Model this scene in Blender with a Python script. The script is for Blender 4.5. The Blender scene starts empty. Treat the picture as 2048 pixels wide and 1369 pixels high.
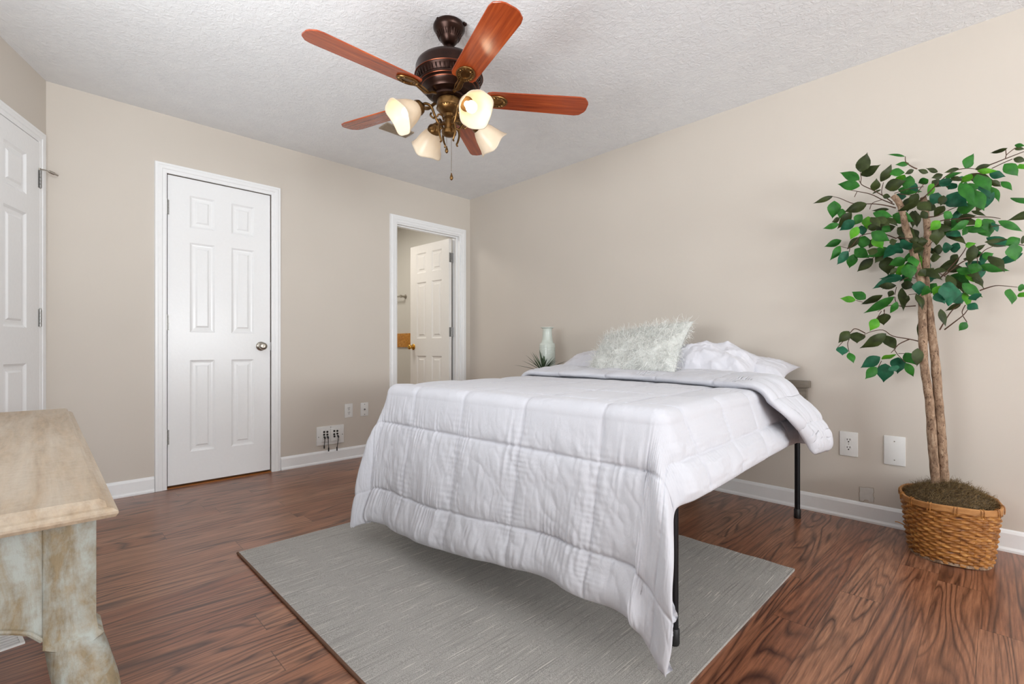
import bpy, bmesh, math, random
import numpy as np
from mathutils import Vector, Matrix

sc = bpy.context.scene
C = sc.collection
PI = math.pi
random.seed(11)

def srgb(r, g, b):
    f = lambda c: (c / 255 / 12.92) if c / 255 <= 0.04045 else ((c / 255 + 0.055) / 1.055) ** 2.4
    return (f(r), f(g), f(b), 1.0)

# ------------------------------------------------------------------ camera
cam_d = bpy.data.cameras.new('camera')
cam = bpy.data.objects.new('camera', cam_d)
C.objects.link(cam)
cam.location = (3.7998, -3.1242, 0.9182)
cam.rotation_euler = (PI / 2, 0, math.radians(45.56))
cam_d.sensor_width = 36.0
cam_d.lens = 36.0 * 958.0 / 2048.0
cam_d.shift_y = 13.0 / 2048.0
cam_d.clip_start = 0.02
sc.camera = cam

# ------------------------------------------------------------------ colour management, sky
sc.view_settings.view_transform = 'Standard'
sc.view_settings.look = 'None'
sc.view_settings.gamma = 1.0
sc.view_settings.exposure = 0.22
sc.view_settings.use_curve_mapping = False
w = bpy.data.worlds.new('sky')
sc.world = w
w.use_nodes = True
bgn = w.node_tree.nodes['Background']
bgn.inputs['Color'].default_value = (0.86, 0.93, 1.0, 1)
bgn.inputs['Strength'].default_value = 0.5

def area_light(name, loc, rot, sx, sy, power, col):
    d = bpy.data.lights.new(name, 'AREA')
    d.shape = 'RECTANGLE'
    d.size, d.size_y, d.energy, d.color = sx, sy, power, col
    o = bpy.data.objects.new(name, d)
    o.location, o.rotation_euler = loc, rot
    C.objects.link(o)
    return o

# daylight standing in the window openings: level sky light, ground-reflected light coming up; left one an added ceiling fill
for yy in (-2.75, -0.95):
    area_light('daylight_and_fill', (7.36, yy, 1.42), (0, PI / 2, 0), 1.5, 1.5, 11, (0.92, 0.97, 1.0))
    area_light('daylight_and_fill', (7.42, yy, 1.25), (0, PI / 2 + math.radians(50), 0), 1.2, 1.4, 128 if yy < -2 else 52, (0.95, 0.98, 1.0))
area_light('daylight_and_fill', (2.60, -3.84, 1.25), (PI / 2 + math.radians(60), 0, 0), 1.3, 1.0, 60, (0.95, 0.98, 1.0))  # uplight added to brighten the ceiling from the left
# unseen lamp added to brighten the bathroom
area_light('bathroom_fill', (-0.85, -1.0, 2.38), (0, 0, 0), 0.5, 0.5, 10.5, (1.0, 0.95, 0.88))

# ------------------------------------------------------------------ materials
class NT:
    def __init__(s, name):
        s.m = bpy.data.materials.new(name)
        s.m.use_nodes = True
        s.n, s.l = s.m.node_tree.nodes, s.m.node_tree.links
        s.b = s.n['Principled BSDF']
    def add(s, t, **kw):
        nd = s.n.new(t)
        for k, v in kw.items():
            setattr(nd, k, v)
        return nd
    def link(s, a, b):
        s.l.new(a, b)
    def coord(s, kind='Object', scale=(1, 1, 1), rot=(0, 0, 0)):
        tc = s.add('ShaderNodeTexCoord')
        mp = s.add('ShaderNodeMapping')
        mp.inputs['Scale'].default_value = scale
        mp.inputs['Rotation'].default_value = rot
        s.link(tc.outputs[kind], mp.inputs['Vector'])
        return mp.outputs['Vector']
    def noise(s, vec, scale, detail=4, rough=0.55, dist=0.0):
        nd = s.add('ShaderNodeTexNoise')
        nd.inputs['Scale'].default_value = scale
        nd.inputs['Detail'].default_value = detail
        nd.inputs['Roughness'].default_value = rough
        nd.inputs['Distortion'].default_value = dist
        s.link(vec, nd.inputs['Vector'])
        return nd.outputs['Fac']
    def ramp(s, fac, stops):
        nd = s.add('ShaderNodeValToRGB')
        e = nd.color_ramp.elements
        while len(e) < len(stops):
            e.new(0.5)
        for el, (p, c) in zip(e, stops):
            el.position = p
            el.color = c
        s.link(fac, nd.inputs['Fac'])
        return nd.outputs['Color']
    def mix(s, fac, a, b, mode='MIX'):
        nd = s.add('ShaderNodeMix', data_type='RGBA', blend_type=mode)
        for sock, v in ((nd.inputs[0], fac), (nd.inputs[6], a), (nd.inputs[7], b)):
            if isinstance(v, bpy.types.NodeSocket):
                s.link(v, sock)
            else:
                sock.default_value = v
        return nd.outputs[2]
    def math(s, op, a, b=None):
        nd = s.add('ShaderNodeMath', operation=op)
        for i, v in enumerate((a, b)):
            if v is None:
                continue
            if isinstance(v, bpy.types.NodeSocket):
                s.link(v, nd.inputs[i])
            else:
                nd.inputs[i].default_value = v
        return nd.outputs[0]
    def bump(s, h, strength, dist=0.01):
        nd = s.add('ShaderNodeBump')
        nd.inputs['Strength'].default_value = strength
        nd.inputs['Distance'].default_value = dist
        s.link(h, nd.inputs['Height'])
        s.link(nd.outputs['Normal'], s.b.inputs['Normal'])
    def col(s, v):
        if isinstance(v, bpy.types.NodeSocket):
            s.link(v, s.b.inputs['Base Color'])
        else:
            s.b.inputs['Base Color'].default_value = v
    def set(s, **kw):
        for k, v in kw.items():
            s.b.inputs[k].default_value = v

def plain(name, col, rough=0.5, metal=0.0, var=0.06, scale=20.0, bump=0.0, spec=0.5):
    t = NT(name)
    n = t.noise(t.coord(), scale, 4)
    lo = tuple(c * (1 - var) for c in col[:3]) + (1,)
    hi = tuple(min(1, c * (1 + var)) for c in col[:3]) + (1,)
    t.col(t.ramp(n, [(0.3, lo), (0.7, hi)]))
    t.set(Roughness=rough, Metallic=metal)
    t.b.inputs['Specular IOR Level'].default_value = spec
    if bump:
        t.bump(n, bump, 0.004)
    return t.m

def mat_wall():
    t = NT('beige_wall_paint')
    v = t.coord()
    n1 = t.noise(v, 1.2, 2)
    t.col(t.ramp(n1, [(0.3, srgb(207, 199, 189)), (0.7, srgb(211, 203, 193))]))
    t.set(Roughness=0.55)
    t.b.inputs['Specular IOR Level'].default_value = 0.3
    t.bump(t.noise(v, 160, 3), 0.06, 0.002)
    return t.m

def mat_ceiling():
    t = NT('white_textured_ceiling')
    v = t.coord()
    n = t.noise(v, 38, 5, 0.6, 0.8)
    n2 = t.noise(v, 9, 3)
    t.col(t.ramp(n2, [(0.3, srgb(234, 235, 237)), (0.7, srgb(239, 240, 241))]))
    t.set(Roughness=0.9)
    t.bump(t.ramp(n, [(0.42, (0, 0, 0, 1)), (0.62, (1, 1, 1, 1))]), 0.34, 0.006)
    return t.m

def mat_floor():
    t = NT('dark_wood_plank_floor')
    tc = t.add('ShaderNodeTexCoord')
    sep = t.add('ShaderNodeSeparateXYZ')
    t.link(tc.outputs['Object'], sep.inputs[0])
    x, y = sep.outputs['X'], sep.outputs['Y']
    PW, PL = 0.125, 1.21
    xs = t.math('DIVIDE', x, PW)
    row = t.math('FLOOR', xs)
    wn = t.add('ShaderNodeTexWhiteNoise', noise_dimensions='1D')
    t.link(row, wn.inputs['W'])
    ys = t.math('ADD', t.math('DIVIDE', y, PL), t.math('MULTIPLY', wn.outputs['Value'], 7.3))
    colm = t.math('FLOOR', ys)
    cmb = t.add('ShaderNodeCombineXYZ')
    t.link(row, cmb.inputs[0]); t.link(colm, cmb.inputs[1])
    wn2 = t.add('ShaderNodeTexWhiteNoise', noise_dimensions='2D')
    t.link(cmb.outputs[0], wn2.inputs['Vector'])
    # per-plank offset of the grain
    sc_ = t.add('ShaderNodeVectorMath', operation='SCALE')
    t.link(wn2.outputs['Color'], sc_.inputs[0]); sc_.inputs['Scale'].default_value = 23.0
    gv = t.add('ShaderNodeCombineXYZ')
    t.link(t.math('MULTIPLY', x, 6.5), gv.inputs[0]); t.link(t.math('MULTIPLY', y, 0.62), gv.inputs[1])
    ad = t.add('ShaderNodeVectorMath', operation='ADD')
    t.link(gv.outputs[0], ad.inputs[0]); t.link(sc_.outputs[0], ad.inputs[1])
    big = t.noise(ad.outputs[0], 0.95, 2.2, 0.42, 0.55)
    rings = t.math('PINGPONG', t.math('MULTIPLY', big, 17.0), 0.5)
    lines = t.ramp(rings, [(0.0, (1, 1, 1, 1)), (0.07, (0.7, 0.7, 0.7, 1)), (0.27, (0, 0, 0, 1))])
    gv2 = t.add('ShaderNodeCombineXYZ')
    t.link(t.math('MULTIPLY', x, 60.0), gv2.inputs[0]); t.link(t.math('MULTIPLY', y, 2.6), gv2.inputs[1])
    ad2 = t.add('ShaderNodeVectorMath', operation='ADD')
    t.link(gv2.outputs[0], ad2.inputs[0]); t.link(sc_.outputs[0], ad2.inputs[1])
    fine = t.noise(ad2.outputs[0], 2.0, 5, 0.65)
    base = t.ramp(fine, [(0.32, srgb(114, 76, 57)), (0.5, srgb(152, 105, 79)), (0.7, srgb(182, 131, 100))])
    tone = t.ramp(wn2.outputs['Value'], [(0.0, srgb(225, 205, 195)), (0.5, srgb(240, 230, 225)), (1.0, srgb(255, 255, 255))])
    base = t.mix(1.0, base, tone, 'MULTIPLY')
    col = t.mix(t.math('MULTIPLY', t.math('MULTIPLY', lines, 0.92), t.ramp(t.noise(ad.outputs[0], 2.1, 2), [(0.3, (0.35, 0.35, 0.35, 1)), (0.6, (1, 1, 1, 1))])), base, srgb(52, 25, 20))
    # plank joints
    fx = t.math('PINGPONG', xs, 0.5)
    fy = t.math('PINGPONG', ys, 0.5)
    gx = t.math('LESS_THAN', fx, 0.006)
    gy = t.math('LESS_THAN', fy, 0.0011)
    gap = t.math('MAXIMUM', gx, gy)
    col = t.mix(t.math('MULTIPLY', gap, 0.55), col, srgb(34, 18, 14))
    t.col(col)
    t.set(Roughness=0.30)
    t.b.inputs['Specular IOR Level'].default_value = 0.68
    h = t.math('SUBTRACT', t.math('MULTIPLY', fine, 0.35), gap)
    t.bump(h, 0.12, 0.002)
    return t.m

def mat_rug():
    t = NT('grey_flatweave_rug')
    v = t.coord('Object', (1, 1, 1))
    a = t.noise(t.coord('Object', (230, 3.5, 1)), 1.0, 4, 0.65)
    b = t.noise(v, 520, 2, 0.6)
    c = t.noise(t.coord('Object', (210, 7.0, 1)), 1.0, 1, 0.4)
    base = t.ramp(b, [(0.3, srgb(134, 131, 126)), (0.5, srgb(171, 168, 163)), (0.7, srgb(204, 201, 196))])
    base = t.mix(t.ramp(a, [(0.50, (0, 0, 0, 1)), (0.76, (0.75, 0.75, 0.75, 1))]), base, srgb(116, 114, 111))
    light = t.ramp(c, [(0.665, (0, 0, 0, 1)), (0.72, (0.8, 0.8, 0.8, 1))])
    base = t.mix(light, base, srgb(218, 215, 206))
    t.col(base)
    t.set(Roughness=0.95)
    t.b.inputs['Specular IOR Level'].default_value = 0.1
    t.bump(t.math('ADD', b, t.math('MULTIPLY', a, 0.8)), 0.6, 0.004)
    return t.m

def mat_cloth(name, col, wr=0.25, sc1=(22, 22, 22), fine=True):
    t = NT(name)
    v = t.coord('Object', sc1)
    n = t.noise(v, 1.0, 5, 0.6, 0.6)
    t.col(t.ramp(n, [(0.3, tuple(c * 0.985 for c in col[:3]) + (1,)), (0.7, col)]))
    t.set(Roughness=0.72)
    t.b.inputs['Specular IOR Level'].default_value = 0.25
    t.b.inputs['Sheen Weight'].default_value = 0.15
    t.bump(n, wr, 0.012)
    return t.m

def mat_wood_blade():
    t = NT('glossy_red_wood')
    n = t.noise(t.coord('Object', (3, 55, 20)), 1.0, 5, 0.6, 0.4)
    t.col(t.ramp(n, [(0.30, srgb(120, 44, 18)), (0.55, srgb(164, 70, 30)), (0.75, srgb(190, 92, 42))]))
    t.set(Roughness=0.22)
    t.b.inputs['Coat Weight'].default_value = 0.4
    t.b.inputs['Coat Roughness'].default_value = 0.2
    return t.m

def mat_distressed(name, wood, wash, lo, hi, sc1):
    t = NT(name)
    v = t.coord('Object', (1, 1, 1))
    big = t.noise(t.coord('Object', sc1), 1.0, 5, 0.65, 0.6)
    f = t.noise(v, 60, 5, 0.7)
    m = t.math('ADD', t.math('MULTIPLY', big, 0.7), t.math('MULTIPLY', f, 0.3))
    fac = t.ramp(m, [(lo, (0, 0, 0, 1)), (hi, (1, 1, 1, 1))])
    g = t.noise(t.coord('Object', tuple(s * 4 for s in sc1)), 1.0, 4, 0.6)
    wd = t.ramp(g, [(0.3, tuple(c * 0.68 for c in wood[:3]) + (1,)), (0.7, wood)])
    t.col(t.mix(fac, wd, wash))
    t.set(Roughness=0.6)
    t.bump(t.math('ADD', m, g), 0.3, 0.004)
    return t.m

def mat_glass_shade():
    t = NT('frosted_cream_glass')
    n = t.noise(t.coord(), 25, 2)
    cc = t.ramp(n, [(0.3, (0.74, 0.64, 0.50, 1)), (0.7, (0.78, 0.69, 0.55, 1))])
    t.col(cc)
    t.set(Roughness=0.35)
    tr = t.add('ShaderNodeBsdfTranslucent')
    tr.inputs['Color'].default_value = (0.92, 0.78, 0.58, 1)
    mx = t.add('ShaderNodeMixShader')
    mx.inputs[0].default_value = 0.22
    t.link(t.b.outputs[0], mx.inputs[1]); t.link(tr.outputs[0], mx.inputs[2])
    t.link(mx.outputs[0], t.n['Material Output'].inputs['Surface'])
    return t.m

def mat_bulb():
    t = NT('lit_bulb')
    t.col((1, 0.95, 0.85, 1))
    t.b.inputs['Emission Color'].default_value = (1.0, 0.86, 0.66, 1)
    t.b.inputs['Emission Strength'].default_value = 2.6
    return t.m

def mat_bark():
    t = NT('pale_bark')
    n = t.noise(t.coord('Object', (60, 60, 26)), 1.0, 5, 0.65, 0.5)
    sp = t.noise(t.coord('Object', (160, 160, 90)), 1.0, 2, 0.5)
    c = t.ramp(n, [(0.28, srgb(88, 66, 50)), (0.5, srgb(146, 119, 96)), (0.72, srgb(186, 163, 138))])
    c = t.mix(t.ramp(sp, [(0.62, (0, 0, 0, 1)), (0.68, (1, 1, 1, 1))]), c, srgb(80, 56, 40))
    t.col(c)
    t.set(Roughness=0.85)
    t.bump(n, 0.7, 0.006)
    return t.m

def mat_leaf(name, c1, c2):
    t = NT(name)
    n = t.noise(t.coord(), 26, 3)
    t.col(t.ramp(n, [(0.3, c1), (0.7, c2)]))
    t.set(Roughness=0.5)
    t.b.inputs['Specular IOR Level'].default_value = 0.22
    t.bump(t.noise(t.coord(), 220, 2), 0.2, 0.002)
    return t.m

def mat_wicker():
    t = NT('honey_wicker')
    n = t.noise(t.coord('Object', (22, 22, 75)), 1.0, 4, 0.6, 0.4)
    t.col(t.ramp(n, [(0.28, srgb(88, 48, 18)), (0.5, srgb(160, 104, 46)), (0.75, srgb(206, 152, 82))]))
    t.set(Roughness=0.45)
    t.bump(n, 0.4, 0.003)
    return t.m

def mat_marble():
    t = NT('amber_marbled_stone')
    n = t.noise(t.coord('Object', (9, 9, 16)), 1.6, 6, 0.6, 2.2)
    t.col(t.ramp(n, [(0.3, srgb(150, 88, 12)), (0.5, srgb(196, 128, 30)), (0.7, srgb(222, 164, 70))]))
    t.set(Roughness=0.25)
    return t.m

M = dict(
    wall=mat_wall(), ceiling=mat_ceiling(), floor=mat_floor(), rug=mat_rug(),
    trim=plain('white_gloss_trim', srgb(242, 243, 244), 0.28, 0, 0.01, 30, 0.05),
    door=plain('white_gloss_door', srgb(242, 243, 244), 0.2, 0, 0.008, 60, 0.14, 0.42),
    bathdoor=plain('warm_white_door_paint', srgb(236, 233, 228), 0.3, 0, 0.01, 30, 0.05),
    bathwall=plain('cream_bathroom_paint', srgb(222, 219, 211), 0.6, 0, 0.015, 3),
    steel=plain('satin_nickel', srgb(176, 170, 160), 0.28, 1.0, 0.12, 60),
    hinge=plain('worn_steel_hinge', srgb(150, 149, 147), 0.35, 0.9, 0.2, 120),
    brass=plain('brass', srgb(206, 160, 76), 0.25, 1.0, 0.08, 40),
    plate=plain('white_plastic_plate', srgb(232, 232, 230), 0.35, 0, 0.01, 30),
    slot=plain('dark_slot', srgb(38, 36, 34), 0.6, 0, 0.1, 40),
    black=plain('black_metal', srgb(22, 23, 27), 0.38, 0.4, 0.15, 40),
    cable=plain('black_rubber', srgb(26, 25, 26), 0.5, 0, 0.1, 60),
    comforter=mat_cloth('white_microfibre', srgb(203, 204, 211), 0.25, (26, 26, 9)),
    pillow=mat_cloth('white_pillow_cotton', srgb(212, 212, 219), 0.35, (13, 13, 13)),
    mattress=mat_cloth('mattress_ticking', srgb(222, 222, 226), 0.1),
    fuzz=plain('pale_green_tinsel', srgb(230, 231, 227), 0.25, 0.0, 0.1, 60),
    fuzzbase=plain('pale_green_cushion', srgb(214, 216, 212), 0.8, 0.0, 0.1, 40),
    greywood=mat_distressed('grey_weathered_wood', srgb(122, 112, 100), srgb(142, 134, 122), 0.35, 0.7, (4, 40, 40)),
    bronze=plain('dark_red_bronze', srgb(46, 27, 20), 0.30, 0.75, 0.3, 30),
    antique=plain('antique_brass', srgb(116, 86, 50), 0.32, 0.9, 0.35, 40),
    blade=mat_wood_blade(), shade=mat_glass_shade(), bulb=mat_bulb(),
    bark=mat_bark(), wicker=mat_wicker(), marble=mat_marble(),
    twig=plain('brown_twig', srgb(84, 58, 42), 0.7, 0, 0.2, 60),
    moss=plain('dry_moss', srgb(122, 100, 66), 0.9, 0, 0.3, 90),
    mossbase=plain('dark_moss', srgb(84, 68, 46), 0.95, 0, 0.3, 60, 0.5),
    bamboo=mat_distressed('bamboo_rim', srgb(168, 112, 58), srgb(196, 142, 84), 0.35, 0.7, (14, 14, 60)),
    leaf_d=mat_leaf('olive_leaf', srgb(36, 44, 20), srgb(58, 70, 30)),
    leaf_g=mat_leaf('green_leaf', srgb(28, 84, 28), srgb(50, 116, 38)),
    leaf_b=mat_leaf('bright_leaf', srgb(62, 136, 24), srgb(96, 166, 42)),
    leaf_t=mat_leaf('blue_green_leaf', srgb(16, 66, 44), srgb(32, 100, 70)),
    fern=mat_leaf('dark_fern_leaf', srgb(44, 62, 42), srgb(78, 98, 72)),
    ceramic=plain('celadon_glaze', srgb(206, 214, 206), 0.22, 0, 0.03, 14, 0.05),
    tabletop=mat_distressed('tan_whitewashed_top', srgb(176, 154, 128), srgb(190, 178, 162), 0.35, 0.7, (2.2, 26, 26)),
    tableleg=mat_distressed('distressed_grey_blue_wash', srgb(142, 126, 98), srgb(160, 165, 160), 0.42, 0.62, (34, 34, 9)),
    amber=plain('amber_threshold_wood', srgb(158, 96, 34), 0.35, 0, 0.2, 40),
    ventm=plain('grey_brown_vent', srgb(158, 142, 122), 0.5, 0.2, 0.1, 30),
    patch=plain('spackle_patch', srgb(206, 202, 196), 0.8, 0, 0.04, 60),
    pot=plain('grey_pot', srgb(120, 116, 110), 0.6, 0, 0.1, 30),
)

# ------------------------------------------------------------------ geometry helpers
def tag(o, label=None, cat=None, group=None, kind=None):
    if label: o['label'] = label
    if cat: o['category'] = cat
    if group: o['group'] = group
    if kind: o['kind'] = kind
    return o

def obj(name, bm, mat, parent=None, smooth=True, loc=None, rot=None, angle=40):
    me = bpy.data.meshes.new(name)
    bmesh.ops.recalc_face_normals(bm, faces=bm.faces)
    bm.to_mesh(me)
    bm.free()
    return link(name, me, mat, parent, smooth, loc, rot, angle)

def link(name, me, mat, parent=None, smooth=True, loc=None, rot=None, angle=40):
    for mm in (mat if isinstance(mat, (list, tuple)) else [mat]):
        me.materials.append(mm)
    if smooth:
        me.polygons.foreach_set('use_smooth', [True] * len(me.polygons))
        try:
            me.set_sharp_from_angle(angle=math.radians(angle))
        except Exception:
            pass
    o = bpy.data.objects.new(name, me)
    C.objects.link(o)
    if parent: o.parent = parent
    if loc is not None: o.location = loc
    if rot is not None: o.rotation_euler = rot
    return o

def empty(name, loc=(0, 0, 0), rot=(0, 0, 0)):
    o = bpy.data.objects.new(name, None)
    o.empty_display_size = 0.05
    C.objects.link(o)
    o.location, o.rotation_euler = loc, rot
    return o

def box(bm, a, b, bevel=0.0):
    x0, y0, z0 = (min(a[i], b[i]) for i in range(3))
    x1, y1, z1 = (max(a[i], b[i]) for i in range(3))
    vs = [bm.verts.new(p) for p in ((x0, y0, z0), (x1, y0, z0), (x1, y1, z0), (x0, y1, z0), (x0, y0, z1), (x1, y0, z1), (x1, y1, z1), (x0, y1, z1))]
    fs = [bm.faces.new([vs[i] for i in q]) for q in ((3, 2, 1, 0), (4, 5, 6, 7), (0, 1, 5, 4), (1, 2, 6, 5), (2, 3, 7, 6), (3, 0, 4, 7))]
    if bevel:
        es = list({e for f in fs for e in f.edges})
        bmesh.ops.bevel(bm, geom=es, offset=bevel, segments=2, affect='EDGES', profile=0.6)
    return bm

def boxes(lst, bevel=0.0):
    bm = bmesh.new()
    for a, b in lst:
        box(bm, a, b, bevel)
    return bm

def lathe(prof, n=32, bm=None, mtx=None, mod=None, cap=True):
    bm = bm or bmesh.new()
    rings = []
    for k, (r, z) in enumerate(prof):
        ring = []
        for i in range(n):
            a = 2 * PI * i / n
            rr = r * (mod(a, k) if mod else 1.0)
            p = Vector((rr * math.cos(a), rr * math.sin(a), z))
            ring.append(bm.verts.new(mtx @ p if mtx else p))
        rings.append(ring)
    for k in range(len(rings) - 1):
        for i in range(n):
            bm.faces.new((rings[k][i], rings[k][(i + 1) % n], rings[k + 1][(i + 1) % n], rings[k + 1][i]))
    if cap:
        for ring, (r, z) in ((rings[0], prof[0]), (rings[-1], prof[-1])):
            if r > 1e-5:
                bm.faces.new(ring)
    return bm

def catmull(pts, sub=6):
    P = [Vector(p) for p in pts]
    if len(P) < 3 or sub <= 1:
        return P
    out = []
    for i in range(len(P) - 1):
        p0, p1, p2, p3 = P[max(i - 1, 0)], P[i], P[i + 1], P[min(i + 2, len(P) - 1)]
        for s in range(sub):
            t = s / sub
            out.append(0.5 * ((2 * p1) + (p2 - p0) * t + (2 * p0 - 5 * p1 + 4 * p2 - p3) * t * t + (3 * p1 - p0 - 3 * p2 + p3) * t ** 3))
    out.append(P[-1])
    return out

def tube(bm, pts, rad, n=8, sub=5, cap=True, mod=None):
    P = catmull(pts, sub)
    m = len(P)
    up = Vector((0, 0, 1))
    prev = None
    rings = []
    for i, p in enumerate(P):
        d = (P[min(i + 1, m - 1)] - P[max(i - 1, 0)])
        if d.length < 1e-9: d = Vector((0, 0, 1))
        d.normalize()
        if prev is None:
            a = d.cross(up)
            if a.length < 0.1: a = d.cross(Vector((1, 0, 0)))
            a.normalize()
        else:
            a = prev - d * prev.dot(d)
            a.normalize()
        prev = a
        b = d.cross(a)
        t = i / (m - 1)
        r = rad(t) if callable(rad) else rad
        ring = []
        for k in range(n):
            an = 2 * PI * k / n
            rr = r * (mod(t, an) if mod else 1.0)
            ring.append(bm.verts.new(p + (a * math.cos(an) + b * math.sin(an)) * rr))
        rings.append(ring)
    for i in range(m - 1):
        for k in range(n):
            bm.faces.new((rings[i][k], rings[i][(k + 1) % n], rings[i + 1][(k + 1) % n], rings[i + 1][k]))
    if cap:
        bm.faces.new(rings[0]); bm.faces.new(rings[-1])
    return bm

def grid_mesh(name, V, nu, nv, extra_faces=None):
    idx = np.arange(nu * nv).reshape(nu, nv)
    F = np.stack([idx[:-1, :-1], idx[1:, :-1], idx[1:, 1:], idx[:-1, 1:]], -1).reshape(-1, 4)
    me = bpy.data.meshes.new(name)
    me.from_pydata(V.reshape(-1, 3).tolist(), [], F.tolist())
    me.update()
    return me

def prism(bm, poly, axis, a, b):
    """extrude a closed 2-d outline between a and b along an axis (0 x, 1 y, 2 z)"""
    def p3(u, v, w):
        return {0: (w, u, v), 1: (u, w, v), 2: (u, v, w)}[axis]
    A = [bm.verts.new(p3(u, v, a)) for u, v in poly]
    B = [bm.verts.new(p3(u, v, b)) for u, v in poly]
    n = len(poly)
    bm.faces.new(A); bm.faces.new(B[::-1])
    for i in range(n):
        bm.faces.new((A[i], B[i], B[(i + 1) % n], A[(i + 1) % n]))
    return bm

# value noise for shaping cloth (numpy)
_rs = np.random.RandomState(5)
_T = _rs.rand(256, 256)
def vnoise(x, y):
    xi = np.floor(x).astype(int); yi = np.floor(y).astype(int)
    fx = x - xi; fy = y - yi
    fx = fx * fx * (3 - 2 * fx); fy = fy * fy * (3 - 2 * fy)
    g = lambda i, j: _T[i % 256, j % 256]
    return (g(xi, yi) * (1 - fx) + g(xi + 1, yi) * fx) * (1 - fy) + (g(xi, yi + 1) * (1 - fx) + g(xi + 1, yi + 1) * fx) * fy - 0.5
def fbm(x, y, o=4):
    s, a = 0, 1.0
    for k in range(o):
        s = s + a * vnoise(x * 2 ** k + 17 * k, y * 2 ** k + 31 * k)
        a *= 0.5
    return s
def sstep(a, b, x):
    t = np.clip((x - a) / (b - a), 0, 1)
    return t * t * (3 - 2 * t)

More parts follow.
